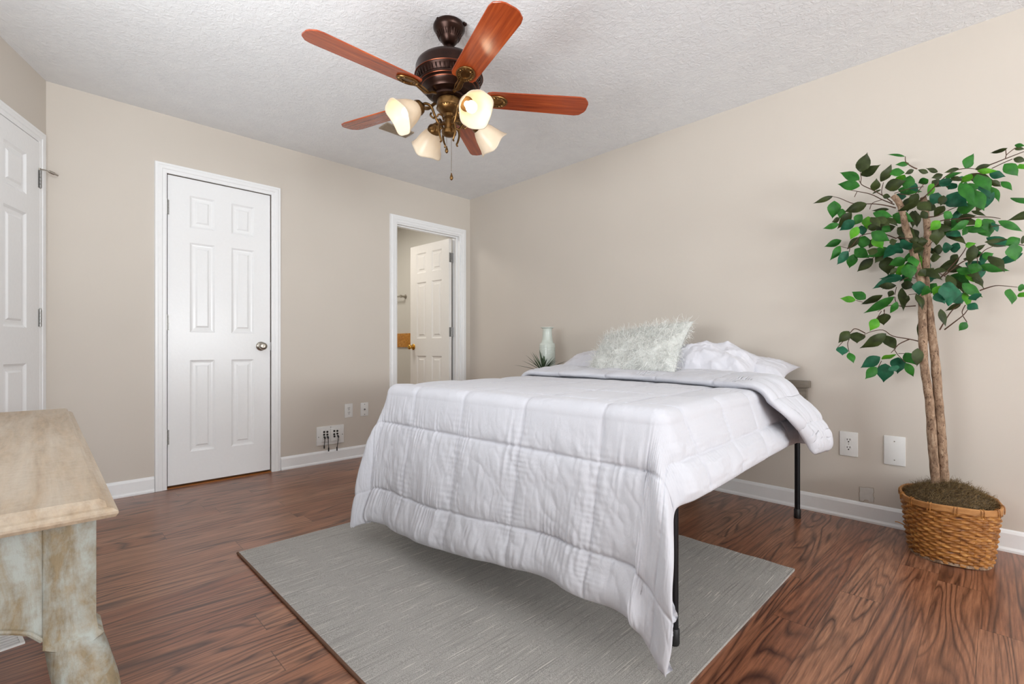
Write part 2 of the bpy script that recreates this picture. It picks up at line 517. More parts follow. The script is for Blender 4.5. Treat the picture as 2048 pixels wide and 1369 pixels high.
BLADE_PITCH = -10
LEAF_MM=(3323,-286,1775,3353,-307,1853,47,0,3311,-201,1784,3390,-226,1808,38,0,3311,-231,1756,3234,-239,1807,38,1,3333,-355,1690,3248,-354,1719,35,1,3413,-360,1689,3450,-364,1755,35,0,3388,-352,1655,3399,-376,1702,29,0,3415,-260,1683,3487,-240,1703,43,0,3496,-338,1715,3431,-354,1724,32,1,3482,-207,1742,3444,-180,1708,33,2,3503,-220,1730,3492,-226,1658,38,1,3489,-116,1819,3441,-143,1818,20,1,3477,-147,1847,3412,-159,1871,12,1,3220,-332,1672,3143,-355,1649,19,0,3217,-290,1659,3204,-271,1580,50,1,3355,-323,1607,3267,-318,1589,37,0,3235,-204,1633,3222,-212,1585,35,1,3228,-228,1580,3199,-254,1563,21,0,3250,-355,1525,3189,-372,1511,23,1,3271,-193,1610,3213,-197,1539,42,0,3300,-288,1545,3240,-283,1509,37,3,3324,-252,1577,3295,-264,1529,35,1,3335,-163,1582,3330,-152,1522,42,2,3376,-307,1563,3449,-302,1530,30,1,3440,-233,1555,3513,-211,1515,43,1,3509,-180,1571,3525,-193,1490,43,0,3489,-115,1652,3484,-138,1581,37,0,3536,-261,1628,3503,-246,1591,29,0,3543,-330,1571,3585,-331,1525,40,0,3326,-360,1497,3295,-350,1444,30,2,3308,-171,1540,3313,-167,1488,38,3,3346,-142,1507,3409,-154,1460,38,1,3356,-189,1528,3423,-184,1493,28,0,3457,-219,1495,3523,-222,1434,43,0,3416,-152,1603,3346,-125,1616,17,0,3405,-247,1652,3433,-237,1641,20,0,3397,-354,1527,3441,-342,1495,29,0,3338,-202,1523,3381,-172,1513,28,0,3511,-156,1771,3479,-169,1756,17,0,3421,-270,1538,3461,-260,1493,23,0,3377,-364,1532,3411,-366,1480,29,0,3406,-326,1517,3444,-349,1483,29,0,3697,-355,1676,3720,-339,1733,34,1,3676,-336,1686,3631,-352,1675,14,0,3723,-268,1688,3772,-246,1700,19,0,3732,-349,1657,3791,-352,1641,17,2,3713,-227,1679,3676,-204,1656,32,2,3766,-157,1687,3813,-135,1667,26,3,3802,-298,1608,3832,-303,1564,20,1,3772,-277,1624,3801,-254,1598,18,0,3772,-121,1636,3794,-142,1559,22,1,3731,-324,1650,3768,-340,1567,46,1,3715,-309,1593,3750,-310,1500,52,1,3738,-217,1628,3765,-231,1565,35,3,3680,-369,1615,3723,-374,1520,34,1,3633,-274,1595,3698,-270,1536,54,3,3659,-122,1556,3720,-111,1562,40,1,3604,-236,1623,3583,-229,1573,47,3,3586,-194,1677,3565,-221,1619,34,2,3561,-136,1718,3524,-119,1714,32,1,3525,-143,1614,3591,-125,1569,42,0,3571,-268,1531,3542,-274,1516,30,0,3656,-343,1637,3613,-335,1640,24,3,3633,-354,1655,3685,-380,1654,19,1,3624,-316,1677,3589,-336,1668,22,0,3605,-282,1703,3569,-308,1722,16,0,3580,-370,1684,3547,-391,1700,16,0,3651,-344,1506,3631,-352,1474,32,1,3631,-363,1531,3597,-341,1495,29,0,3668,-210,1500,3725,-231,1495,22,0,3713,-304,1504,3757,-314,1471,12,0,3744,-275,1464,3722,-298,1436,30,2,3748,-149,1493,3765,-120,1413,61,1,3711,-249,1440,3750,-250,1427,22,1,3708,-348,1454,3650,-372,1420,27,1,3612,-281,1485,3579,-295,1446,32,2,3608,-154,1485,3569,-175,1434,44,0,3793,-364,1435,3859,-337,1386,22,1,3631,-233,1438,3679,-254,1407,35,3,3699,-229,1447,3684,-257,1412,19,1,3821,-233,1760,3770,-204,1763,14,0,3840,-146,1777,3872,-134,1768,13,0,3840,-302,1746,3868,-310,1732,12,1,3836,-327,1684,3870,-310,1670,19,0,3811,-232,1696,3849,-215,1641,40,1,3854,-284,1670,3874,-301,1639,23,2,3619,-159,1509,3640,-130,1484,20,0,3660,-148,1670,3630,-130,1655,27,3,3685,-157,1649,3689,-143,1605,30,0,3626,-311,1588,3616,-310,1546,26,0,3715,-278,1647,3740,-306,1612,19,0,3652,-363,1651,3689,-376,1620,21,0,3611,-303,1658,3648,-291,1632,26,3,3649,-121,1666,3619,-124,1679,23,0,3573,-126,1710,3602,-97,1683,28,0,3214,-122,1488,3142,-130,1465,29,1,3246,-313,1425,3208,-329,1360,30,1,3282,-319,1393,3239,-337,1332,35,3,3281,-208,1394,3260,-184,1331,38,1,3320,-151,1489,3303,-153,1425,49,1,3285,-200,1420,3339,-182,1372,45,1,3399,-348,1366,3358,-338,1383,29,0,3350,-133,1373,3284,-117,1318,35,0,3298,-175,1482,3250,-176,1429,28,0,3372,-324,1468,3437,-306,1421,37,1,3374,-284,1455,3407,-265,1398,37,2,3349,-117,1472,3333,-124,1430,28,0,3471,-266,1412,3406,-239,1353,41,3,3403,-182,1395,3369,-201,1341,33,0,3481,-337,1378,3525,-358,1386,48,3,3404,-135,1374,3408,-116,1288,52,0,3499,-332,1322,3438,-312,1307,35,1,3472,-115,1330,3436,-106,1272,33,2,3500,-279,1307,3512,-276,1239,45,1,3520,-336,1334,3540,-365,1279,35,1,3527,-118,1376,3531,-109,1270,27,2,3477,-233,1247,3391,-207,1258,40,3,3457,-257,1214,3386,-235,1221,25,0,3463,-155,1229,3519,-173,1212,32,0,3465,-305,1289,3439,-317,1261,19,0,3546,-307,1222,3543,-302,1161,48,3,3574,-303,1198,3553,-307,1156,33,1,3353,-336,1154,3296,-311,1192,32,1,3303,-278,1155,3242,-281,1168,25,2,3400,-218,1177,3313,-194,1142,27,0,3450,-261,1162,3334,-236,1096,32,1,3441,-240,1194,3426,-238,1165,20,0,3475,-234,1204,3483,-263,1098,32,0,3527,-256,1166,3551,-275,1095,27,0,3473,-369,1130,3446,-351,1082,22,1,3507,-325,1159,3502,-327,1124,13,0,3502,-181,1486,3525,-178,1434,37,0,3382,-285,1503,3355,-284,1491,23,0,3400,-226,1507,3430,-209,1481,27,1,3442,-342,1405,3469,-339,1411,25,0,3463,-305,1359,3484,-319,1380,29,3,3674,-169,1372,3634,-169,1381,37,3,3692,-224,1368,3724,-208,1379,23,2,3662,-133,1350,3637,-136,1319,22,0,3694,-211,1341,3752,-210,1323,26,1,3746,-237,1309,3778,-225,1324,28,1,3731,-252,1285,3713,-250,1243,39,1,3664,-246,1266,3715,-219,1249,25,1,3688,-188,1252,3737,-166,1207,23,2,3637,-125,1257,3702,-139,1213,41,1,3682,-225,1206,3742,-198,1145,37,1,3652,-152,1205,3698,-173,1199,22,0,3643,-338,1206,3643,-342,1106,81,3,3608,-351,1163,3632,-367,1112,39,3,3623,-351,1190,3599,-341,1140,39,2,3592,-166,1221,3539,-142,1171,37,1,3545,-330,1220,3543,-317,1161,39,3,3691,-198,1169,3701,-220,1101,33,2,3667,-140,1168,3677,-112,1125,55,3,3722,-313,1150,3726,-286,1124,34,3,3701,-266,1110,3733,-267,1087,33,3,3674,-113,1126,3621,-93,1097,20,0,3617,-328,1091,3633,-332,1017,26,0,3697,-236,1033,3672,-246,997,25,1,3582,-319,1317,3618,-330,1318,32,0,3571,-182,1367,3590,-211,1356,11,0,3588,-226,1285,3544,-230,1245,22,0,3598,-365,1260,3640,-375,1247,21,0,3595,-208,1264,3567,-207,1238,37,3,3754,-353,1356,3823,-324,1362,15,0,3759,-165,1381,3815,-137,1362,23,0,3854,-343,1358,3814,-357,1333,32,1,3834,-360,1336,3841,-343,1271,48,1,3828,-300,1162,3832,-322,1100,47,1,3850,-260,1170,3872,-236,1167,23,1,3856,-157,1155,3874,-172,1135,23,2,3857,-331,1356,3871,-306,1351,25,0,3717,-222,1343,3754,-210,1368,16,0,3538,-347,1162,3557,-373,1092,30,0,3683,-191,1317,3719,-196,1315,11,0,3610,-351,1435,3603,-325,1375,46,0,3519,-205,1341,3505,-187,1261,48,1,3557,-348,1370,3530,-327,1345,35,0,3552,-353,1267,3566,-331,1239,28,0,3383,-252,1062,3358,-262,1006,35,2,3407,-226,1087,3402,-201,1034,46,0,3281,-300,1003,3242,-323,948,35,0,3299,-233,1000,3303,-249,946,52,0,3261,-342,930,3265,-362,887,39,3,3291,-357,899,3311,-375,850,27,1,3423,-289,988,3329,-301,924,42,0,3408,-173,983,3444,-185,916,42,0,3394,-240,878,3323,-259,826,41,3,3386,-280,830,3348,-309,774,33,1,3408,-305,867,3465,-334,891,25,2,3406,-179,844,3398,-176,757,54,3,3451,-321,839,3463,-322,813,37,3,3449,-127,875,3449,-151,799,50,3,3478,-157,897,3517,-161,844,42,1,3490,-241,851,3514,-221,789,26,1,3535,-268,920,3532,-267,839,41,0,3533,-191,1045,3528,-162,970,13,0)
TWIG_MM=[[[3451,-220,1588],[3410,-225,1609],[3362,-230,1625],[3290,-234,1640],[3230,-239,1680],[3201,-244,1694]],[[3445,-220,1606],[3398,-214,1641],[3351,-208,1680],[3296,-202,1708],[3242,-196,1734]],[[3438,-220,1617],[3404,-218,1656],[3360,-215,1697],[3315,-213,1736],[3314,-210,1767],[3310,-208,1797]],[[3401,-220,1656],[3396,-218,1681],[3403,-216,1723]],[[3445,-220,1659],[3493,-227,1666],[3553,-234,1662]],[[3462,-220,1653],[3519,-229,1635],[3554,-239,1674]],[[3350,-220,1603],[3364,-241,1626],[3405,-262,1629]],[[3316,-220,1734],[3309,-247,1753]],[[3528,-220,1754],[3514,-232,1763],[3500,-245,1776],[3491,-257,1788],[3491,-269,1809]],[[3299,-220,1703],[3286,-211,1680]],[[3532,-220,1599],[3566,-227,1627],[3611,-233,1675],[3655,-240,1704],[3693,-246,1705],[3725,-253,1692]],[[3724,-220,1701],[3769,-233,1704],[3813,-245,1713],[3867,-258,1724]],[[3774,-220,1690],[3811,-240,1700],[3834,-260,1702]],[[3815,-220,1722],[3819,-210,1740],[3843,-199,1763]],[[3817,-220,1734],[3815,-203,1768]],[[3563,-220,1522],[3600,-217,1522],[3644,-215,1543],[3677,-212,1553]],[[3565,-220,1468],[3611,-226,1495],[3664,-232,1493],[3725,-238,1487],[3772,-244,1477],[3800,-250,1464]],[[3772,-220,1441],[3815,-240,1438]],[[3791,-220,1627],[3806,-237,1620]],[[3654,-220,1667],[3713,-225,1680],[3747,-230,1673]],[[3538,-220,1238],[3505,-237,1250],[3477,-254,1238]],[[3524,-220,1117],[3479,-223,1116],[3461,-227,1121],[3422,-230,1123],[3383,-233,1097]],[[3447,-220,1165],[3451,-233,1144],[3463,-246,1119]],[[3536,-220,1174],[3496,-197,1173]],[[3453,-220,1211],[3444,-197,1177]],[[3294,-220,1159],[3323,-222,1147]],[[3405,-220,1104],[3411,-240,1080]],[[3453,-220,1442],[3399,-212,1476],[3343,-205,1487],[3302,-197,1477],[3263,-189,1432],[3220,-182,1447]],[[3266,-220,1406],[3272,-236,1424]],[[3381,-220,1383],[3364,-234,1358]],[[3529,-220,1423],[3506,-243,1430],[3458,-267,1437]],[[3610,-220,1239],[3648,-226,1288],[3679,-232,1330],[3695,-238,1362]],[[3621,-220,1245],[3668,-222,1290],[3700,-224,1310],[3730,-227,1313],[3752,-229,1341],[3777,-231,1354]],[[3730,-220,1289],[3729,-225,1313]],[[3737,-220,1170],[3765,-231,1180],[3794,-243,1184],[3849,-254,1171]],[[3602,-220,1264],[3642,-223,1225],[3669,-226,1179]],[[3607,-220,1003],[3627,-237,1045],[3652,-255,1089],[3681,-272,1115]],[[3623,-220,1003],[3658,-230,1037],[3685,-239,1064],[3700,-249,1087]],[[3684,-220,1065],[3682,-240,1081],[3693,-259,1108]],[[3684,-220,1061],[3697,-231,1034]],[[3568,-220,1387],[3587,-252,1405]],[[3817,-220,1353],[3836,-242,1353],[3872,-265,1338]],[[3539,-220,950],[3502,-226,962],[3440,-231,978],[3404,-237,1007],[3355,-242,999],[3324,-248,980]],[[3332,-220,994],[3294,-228,1017],[3276,-237,1001],[3247,-245,957],[3222,-254,922]],[[3268,-220,969],[3259,-220,941],[3266,-220,900]],[[3501,-220,962],[3463,-222,939],[3445,-223,913],[3433,-225,897]],[[3445,-220,913],[3459,-213,886],[3485,-207,852]],[[3460,-220,894],[3483,-216,894]],[[3396,-220,858],[3382,-212,826]],[[3408,-220,1107],[3404,-202,1088]],[[3396,-220,1100],[3380,-232,1065]]]
TRUNK_MM=[[[3595,-228,254],[3585,-228,457],[3571,-228,684],[3553,-228,866],[3548,-228,1051],[3548,-228,1166],[3536,-228,1271],[3513,-228,1378],[3489,-228,1488],[3467,-228,1598],[3443,-228,1646]],[[3624,-205,256],[3614,-205,458],[3602,-205,684],[3586,-205,912],[3569,-205,1097],[3559,-205,1190],[3559,-205,1329],[3564,-205,1444],[3555,-205,1561],[3548,-205,1620]]]

# ================================================================== the room
H = 2.44
XB, YL = 7.2, -3.607          # back wall (behind the camera), left wall
W3 = (1.2015, -3.607)         # far end of the angled wall
S = dict(kind='structure')
def struct(name, bm, mat, smooth=False, **kw):
    o = obj(name, bm, mat, None, smooth, **kw)
    o['kind'] = 'structure'
    return o

bm = bmesh.new(); box(bm, (-1.75, -3.75, -0.05), (XB + 0.12, 0.12, 0.0)); struct('floor', bm, M['floor'])
bm = bmesh.new(); box(bm, (-1.75, -3.75, H), (XB + 0.12, 0.12, H + 0.05)); struct('ceiling', bm, M['ceiling'])
# right wall carries on past the corner as the bathroom's side wall
bm = bmesh.new(); box(bm, (0, 0, 0), (XB + 0.12, 0.12, H)); struct('wall_right', bm, M['wall'])
# wall with the two doors: closet opening y -2.545..-1.910, bathroom opening y -0.857..-0.125
T = 0.115
bm = boxes([((-T, -3.2, 0), (0, -2.548, H)), ((-T, -2.548, 2.062), (0, -1.906, H)), ((-T, -2.548, 0), (-0.06, -1.906, 2.062)),
            ((-T, -1.906, 0), (0, -0.86, H)), ((-T, -0.86, 2.056), (0, -0.122, H)), ((-T, -0.122, 0), (0, 0, H))])
struct('wall_door', bm, M['wall'])
# angled wall
ang = math.atan2(W3[1] + 3.109, W3[0])
L3 = math.hypot(W3[0], W3[1] + 3.109)
bm = bmesh.new(); box(bm, (0, -0.12, 0), (L3 + 0.03, 0, H))
struct('wall_angled', bm, M['wall'], loc=(0, -3.109, 0), rot=(0, 0, ang))
# left wall with one window added for ceiling light (x 1.9..3.3) and back wall with two windows
bm = boxes([((1.19, YL - 0.12, 0), (1.9, YL, H)), ((3.3, YL - 0.12, 0), (XB, YL, H)), ((1.9, YL - 0.12, 0), (3.3, YL, 0.66)), ((1.9, YL - 0.12, 2.18), (3.3, YL, H))])
struct('wall_left', bm, M['wall'])
wy = ((-3.45, -2.05), (-1.65, -0.25))
bl = [((XB, YL - .12, 0), (XB + .12, .0, 0.66)), ((XB, YL - .12, 2.18), (XB + .12, .0, H)), ((XB, YL - .12, .66), (XB + .12, -3.45, 2.18)),
      ((XB, -2.05, .66), (XB + .12, -1.65, 2.18)), ((XB, -.25, .66), (XB + .12, 0, 2.18))]
struct('wall_back', boxes(bl), M['wall'])
for k, (a, b) in enumerate(wy):
    fr = [((XB - .015, a - .07, .59), (XB, a, 2.25)), ((XB - .015, b, .59), (XB, b + .07, 2.25)), ((XB - .015, a, 2.18), (XB, b, 2.25)), ((XB - .04, a - .09, .60), (XB, b + .09, .66)),
          ((XB + .03, a, 1.40), (XB + .07, b, 1.44)), ((XB + .03, (a + b) / 2 - .012, .66), (XB + .06, (a + b) / 2 + .012, 2.18)),
          ((XB + .03, a, .66), (XB + .07, a + .04, 2.18)), ((XB + .03, b - .04, .66), (XB + .07, b, 2.18)), ((XB + .03, a, .66), (XB + .07, b, .70)), ((XB + .03, a, 2.14), (XB + .07, b, 2.18))]
    struct('window_%d' % (k + 1), boxes(fr), M['trim'])
fr = [((1.83, YL, .76), (1.9, YL + .015, 2.25)), ((3.3, YL, .76), (3.37, YL + .015, 2.25)), ((1.9, YL, 2.18), (3.3, YL + .015, 2.25)), ((1.81, YL - .12, .66), (3.39, YL + .02, .70)),
      ((1.9, YL - .07, 1.40), (3.3, YL - .03, 1.44)), ((1.9, YL - .07, .66), (1.94, YL - .03, 2.18)), ((3.26, YL - .07, .66), (3.3, YL - .03, 2.18)), ((1.9, YL - .07, .66), (3.3, YL - .03, .70))]
struct('window_3', boxes(fr), M['trim'])  # unseen window, added so light can reach the ceiling
# bathroom shell beyond the open door
struct('wall_bathroom_side', boxes([((-1.75, 0, 0), (-0.0, 0.12, H))]), M['bathwall'])
struct('wall_bathroom_back', boxes([((-1.75, -1.85, 0), (-1.63, 0, H))]), M['bathwall'])
struct('wall_bathroom_left', boxes([((-1.63, -1.85, 0), (-T, -1.73, H))]), M['bathwall'])

# ---- casings: a stepped moulding profile (u out from the opening, w proud of the wall)
CAS = [(0.0, 0.0), (0.0, 0.009), (0.008, 0.012), (0.022, 0.012), (0.026, 0.016), (0.044, 0.017), (0.05, 0.014), (0.062, 0.014), (0.066, 0.0)]
def casing(name, y0, y1, zt, loc, rot, extra=()):
    """mitred casing round an opening y0..y1, built in a frame whose +x points into the room"""
    bm = bmesh.new()
    path = [(y0, 0.0, -1, 0), (y0, zt, -1, 1), (y1, zt, 1, 1), (y1, 0.0, 1, 0)]
    rows = []
    for (y, z, sy, sz) in path:
        rows.append([bm.verts.new((wv, y + sy * u, z + (u if sz else 0))) for u, wv in CAS])
    for i in range(3):
        for k in range(len(CAS) - 1):
            bm.faces.new((rows[i][k], rows[i][k + 1], rows[i + 1][k + 1], rows[i + 1][k]))
    for a, b in extra:
        box(bm, a, b)
    return struct(name, bm, M['trim'], loc=loc, rot=rot)
casing('trim_1', -2.546, -1.908, 2.060, (0, 0, 0), (0, 0, 0))
casing('trim_2', -0.855, -0.125, 2.054, (0, 0, 0), (0, 0, 0),
       extra=[((-T, -0.860, 0), (0.001, -0.845, 2.056)), ((-T, -0.137, 0), (0.001, -0.122, 2.056)), ((-T, -0.845, 2.042), (0.001, -0.137, 2.056)),
              ((-0.05, -0.845, 0), (-0.038, -0.835, 2.042)), ((-0.05, -0.147, 0), (-0.038, -0.137, 2.042)), ((-0.05, -0.835, 2.032), (-0.038, -0.147, 2.042))])
# angled wall: local frame rotated so that +x is the wall's normal into the room and y runs back towards the corner
casing('trim_3', -0.855, -0.095, 2.058, (0, -3.109, 0), (0, 0, ang + PI / 2))
# ---- baseboards with a shoe moulding
BP = [(0, 0), (0.020, 0), (0.020, 0.010), (0.012, 0.020), (0.012, 0.082), (0.007, 0.092), (0, 0.098)]
def baseboard(name, segs, loc=(0, 0, 0), rot=(0, 0, 0)):
    bm = bmesh.new()
    for y0, y1 in segs:
        prism(bm, BP, 1, y0, y1)
    return struct(name, bm, M['trim'], loc=loc, rot=rot)
baseboard('baseboard_door_wall', [(-3.11, -2.612), (-1.842, -0.921), (-0.059, 0)])
baseboard('baseboard_right', [(0, XB)], rot=(0, 0, -PI / 2))
baseboard('baseboard_angled', [(-0.029, 0.02), (-L3, -0.921)], loc=(0, -3.109, 0), rot=(0, 0, ang + PI / 2))
baseboard('baseboard_left', [(-XB, -1.2)], loc=(0, YL, 0), rot=(0, 0, PI / 2))
struct('trim_4', boxes([((-0.058, -2.546, 0), (0.004, -1.908, 0.005))]), M['amber'])

# ---- six-panel doors
def door_bm(wd, ht, th, cols, both=False, z0=0.0):
    """slab with raised panels; x = 0 is the front face, slab runs to -th, y 0..wd, z z0..ht"""
    rows = [(0.225, 0.84), (1.027, 1.63), (1.73, 1.945)]
    bm = bmesh.new()
    ys = sorted([0.0, wd] + [c for p in cols for c in p])
    zs = sorted([z0, ht] + [c for p in rows for c in p])
    def face(x, sgn):
        g = [[bm.verts.new((x, y, z)) for z in zs] for y in ys]
        for i in range(len(ys) - 1):
            for j in range(len(zs) - 1):
                q = (g[i][j], g[i + 1][j], g[i + 1][j + 1], g[i][j + 1])
                if (ys[i], ys[i + 1]) in cols and (zs[j], zs[j + 1]) in rows:
                    prev = list(q)
                    yc, zc = (ys[i], ys[i + 1]), (zs[j], zs[j + 1])
                    for ins, dep in ((0.004, 0.003), (0.012, 0.008), (0.020, 0.009), (0.034, 0.008), (0.044, 0.002), (0.047, 0.002)):
                        cur = [bm.verts.new((x - sgn * dep, a, b)) for a, b in ((yc[0] + ins, zc[0] + ins), (yc[1] - ins, zc[0] + ins), (yc[1] - ins, zc[1] - ins), (yc[0] + ins, zc[1] - ins))]
                        for k in range(4):
                            bm.faces.new((prev[k], prev[(k + 1) % 4], cur[(k + 1) % 4], cur[k]))
                        prev = cur
                    bm.faces.new(prev)
                else:
                    bm.faces.new(q)
    face(0.0, 1)
    if both:
        face(-th, -1)
    x1 = -th
    box(bm, (-0.0145, 0.0, z0), (x1 + (0.0145 if both else 0), wd, ht))
    for (ya, za, yb, zb) in ((0, z0, 0, ht), (wd, z0, wd, ht), (0, z0, wd, z0), (0, ht, wd, ht)):
        for xa, xb in (((0, -0.0145),) if not both else ((0, -0.0145), (x1, x1 + 0.0145))):
            bm.faces.new([bm.verts.new(p) for p in ((xa, ya, za), (xb, ya, za), (xb, yb, zb), (xa, yb, zb))])
    return bm
def knob(name, parent, loc, rot, mat):
    Mx = Matrix.Rotation(PI / 2, 4, 'Y')
    bm = lathe([(0.0, 0.0), (0.033, 0.0), (0.033, 0.004), (0.028, 0.009), (0.013, 0.012), (0.012, 0.028), (0.021, 0.036), (0.027, 0.046), (0.027, 0.055), (0.022, 0.063), (0.013, 0.066), (0.0, 0.064)], 28, None, Mx)
    o = obj(name, bm, mat, parent, True, loc, rot)
    return o
def hinge(parent, loc, rot=(0, 0, 0), h=0.095, leaf=0.012):
    bm = bmesh.new()
    for k in range(5):
        a = -h / 2 + k * h / 5
        lathe([(0.0, a + .0006), (0.0062, a + .0006), (0.0062, a + h / 5 - .0006), (0.0, a + h / 5 - .0006)], 10, bm)
    lathe([(0.0, h / 2), (0.0045, h / 2), (0.0045, h / 2 + .006), (0, h / 2 + .008)], 10, bm)
    box(bm, (-0.004, -leaf, -h / 2), (-0.0025, leaf, h / 2))
    return obj('hinge', bm, M['hinge'], parent, True, loc, rot)
# door 1: the closet door, shut
cols63 = [(0.122, 0.268), (0.37, 0.517)]
d1 = struct('door_1', door_bm(0.626, 2.055, 0.035, cols63, z0=0.018), M['door'], loc=(-0.006, -2.540, 0))
knob('door_knob', d1, (0, 0.563, 0.935), (0, 0, 0), M['steel'])
for z in (1.842, 1.086, 0.338):
    hinge(d1, (0.006, -0.004, z))
obj('strike_plate', boxes([((0.0, 0.6265, 0.905), (0.004, 0.631, 0.965))]), M['hinge'], d1, False)
# door 2: the bathroom door, swung open into the bathroom
d2 = struct('door_2', door_bm(0.655, 2.03, 0.035, [(0.115, 0.28), (0.375, 0.54)], True, 0.012), M['bathdoor'], loc=(-0.105, -0.155, 0), rot=(0, 0, math.radians(93)))
knob('door_knob', d2, (-0.035, 0.600, 0.935), (0, 0, PI), M['brass'])
knob('door_knob', d2, (0.0, 0.600, 0.935), (0, 0, 0), M['brass'])
for z in (1.842, 1.086, 0.338):
    bm = boxes([((-0.032, -0.0025, z - 0.048), (-0.002, 0.001, z + 0.048)), ((0.004, -0.003, z - 0.048), (0.026, 0.003, z + 0.048))])
    for k in range(5):
        lathe([(0, z - .048 + k * .0192 + .0006), (.006, z - .048 + k * .0192 + .0006), (.006, z - .048 + (k + 1) * .0192 - .0006), (0, z - .048 + (k + 1) * .0192 - .0006)], 10, bm, Matrix.Translation((0.001, -0.004, 0)))
    obj('hinge', bm, M['hinge'], d2)
# door 3 on the angled wall
d3 = struct('door_3', door_bm(0.756, 2.052, 0.035, [(0.125, 0.325), (0.43, 0.63)], z0=0.014), M['door'], loc=(-0.002 * math.sin(-ang), -3.109, 0), rot=(0, 0, ang + PI / 2))

for v in d3.data.vertices:
    v.co.y -= 0.853
    v.co.x += 0.0118 if v.co.x > -0.02 else 0.026
d3.data.update()
for z in (1.85, 1.086, 0.338):
    h = hinge(d3, (0.016, -0.098, z), leaf=0.014)
# hinge-pin door stop on its top hinge
bm = bmesh.new()
tube(bm, [(0.012, -0.098, 1.906), (0.030, -0.088, 1.908), (0.052, -0.070, 1.903)], 0.0035, 8, 3)
tube(bm, [(0.044, -0.077, 1.905), (0.062, -0.061, 1.899)], 0.008, 10, 1)
tube(bm, [(0.062, -0.061, 1.899), (0.074, -0.050, 1.895)], 0.0045, 10, 1)
lathe([(0, 0), (0.0075, 0), (0.0075, 0.01), (0, 0.01)], 10, bm, Matrix.Translation((0.012, -0.098, 1.901)))
obj('door_stop', bm, M['steel'], d3)

# ================================================================== wall fittings
def wall_plate(name, label, cat, u, z, wd, ht, wall, group=None):
    """cover plate; local x runs along the wall, local -y... +y points out of the wall"""
    if wall == 'right':
        loc, rot = (u, 0, z), (0, 0, PI)
    else:
        loc, rot = (0, u, z), (0, 0, -PI / 2)
    root = empty(name, loc, rot)
    tag(root, label, cat, group)
    bm = boxes([((-wd / 2, 0, -ht / 2), (wd / 2, 0.006, ht / 2))], 0.0028)
    obj('cover_plate', bm, M['plate'], root)
    return root
def receptacle(root, zc, s=1.0):
    bm = bmesh.new()
    pl = []
    for k in range(28):
        a = 2 * PI * k / 28
        pl.append((0.0172 * s * math.cos(a), zc + max(-0.0135 * s, min(0.0135 * s, 0.0172 * s * math.sin(a)))))
    prism(bm, [(a, b) for a, b in pl], 1, 0.004, 0.0078)
    o = obj('receptacle', bm, M['plate'], root, False)
    bm = boxes([((-0.0078 * s, 0.0070, zc - 0.001), (-0.0048 * s, 0.0082, zc + 0.009 * s)), ((0.0048 * s, 0.0070, zc - 0.001), (0.0078 * s, 0.0082, zc + 0.008 * s))])
    prism(bm, [(0.0034 * s * math.cos(2 * PI * k / 12), zc - 0.008 * s + 0.0034 * s * math.sin(2 * PI * k / 12)) for k in range(12)], 1, 0.0070, 0.0082)
    obj('slots', bm, M['slot'], o, False)
def screw(root, x, z, r=0.0032, mat='slot'):
    bm = bmesh.new()
    prism(bm, [(x + r * math.cos(2 * PI * k / 12), z + r * math.sin(2 * PI * k / 12)) for k in range(12)], 1, 0.005, 0.0068)
    obj('screw', bm, M[mat], root, False)
r = wall_plate('wall_outlet', 'larger white duplex outlet low on the right wall between bed and potted tree', 'outlet', 3.224, 0.4005, 0.082, 0.131, 'right')
receptacle(r, 0.021); receptacle(r, -0.021); screw(r, 0, 0, 0.0025, 'steel')
r = wall_plate('blank_wall_plate', 'blank square white cover plate on the wall beside the potted tree', 'wall plate', 3.4195, 0.3935, 0.087, 0.149, 'right')
screw(r, 0, 0.048, 0.003, 'steel'); screw(r, 0, -0.048, 0.003, 'steel')
r = wall_plate('wall_outlet', 'small white duplex outlet above the white cable panel, left of the bed', 'outlet', -1.304, 0.4015, 0.070, 0.114, 'door')
receptacle(r, 0.0195); receptacle(r, -0.0195); screw(r, 0, 0, 0.0025, 'steel')
r = wall_plate('coax_wall_plate', 'small white plate with one coax jack, close to the bed on the door wall', 'wall plate', -1.163, 0.400, 0.070, 0.114, 'door')
bm = bmesh.new()
Mx = Matrix.Rotation(-PI / 2, 4, 'X')
lathe([(0.0, 0.004), (0.0075, 0.004), (0.0075, 0.008), (0.0048, 0.008), (0.0048, 0.017), (0.002, 0.017), (0.0, 0.014)], 12, bm, Mx)
obj('coax_jack', bm, M['hinge'], r)
screw(r, 0, 0.043); screw(r, 0, -0.043)
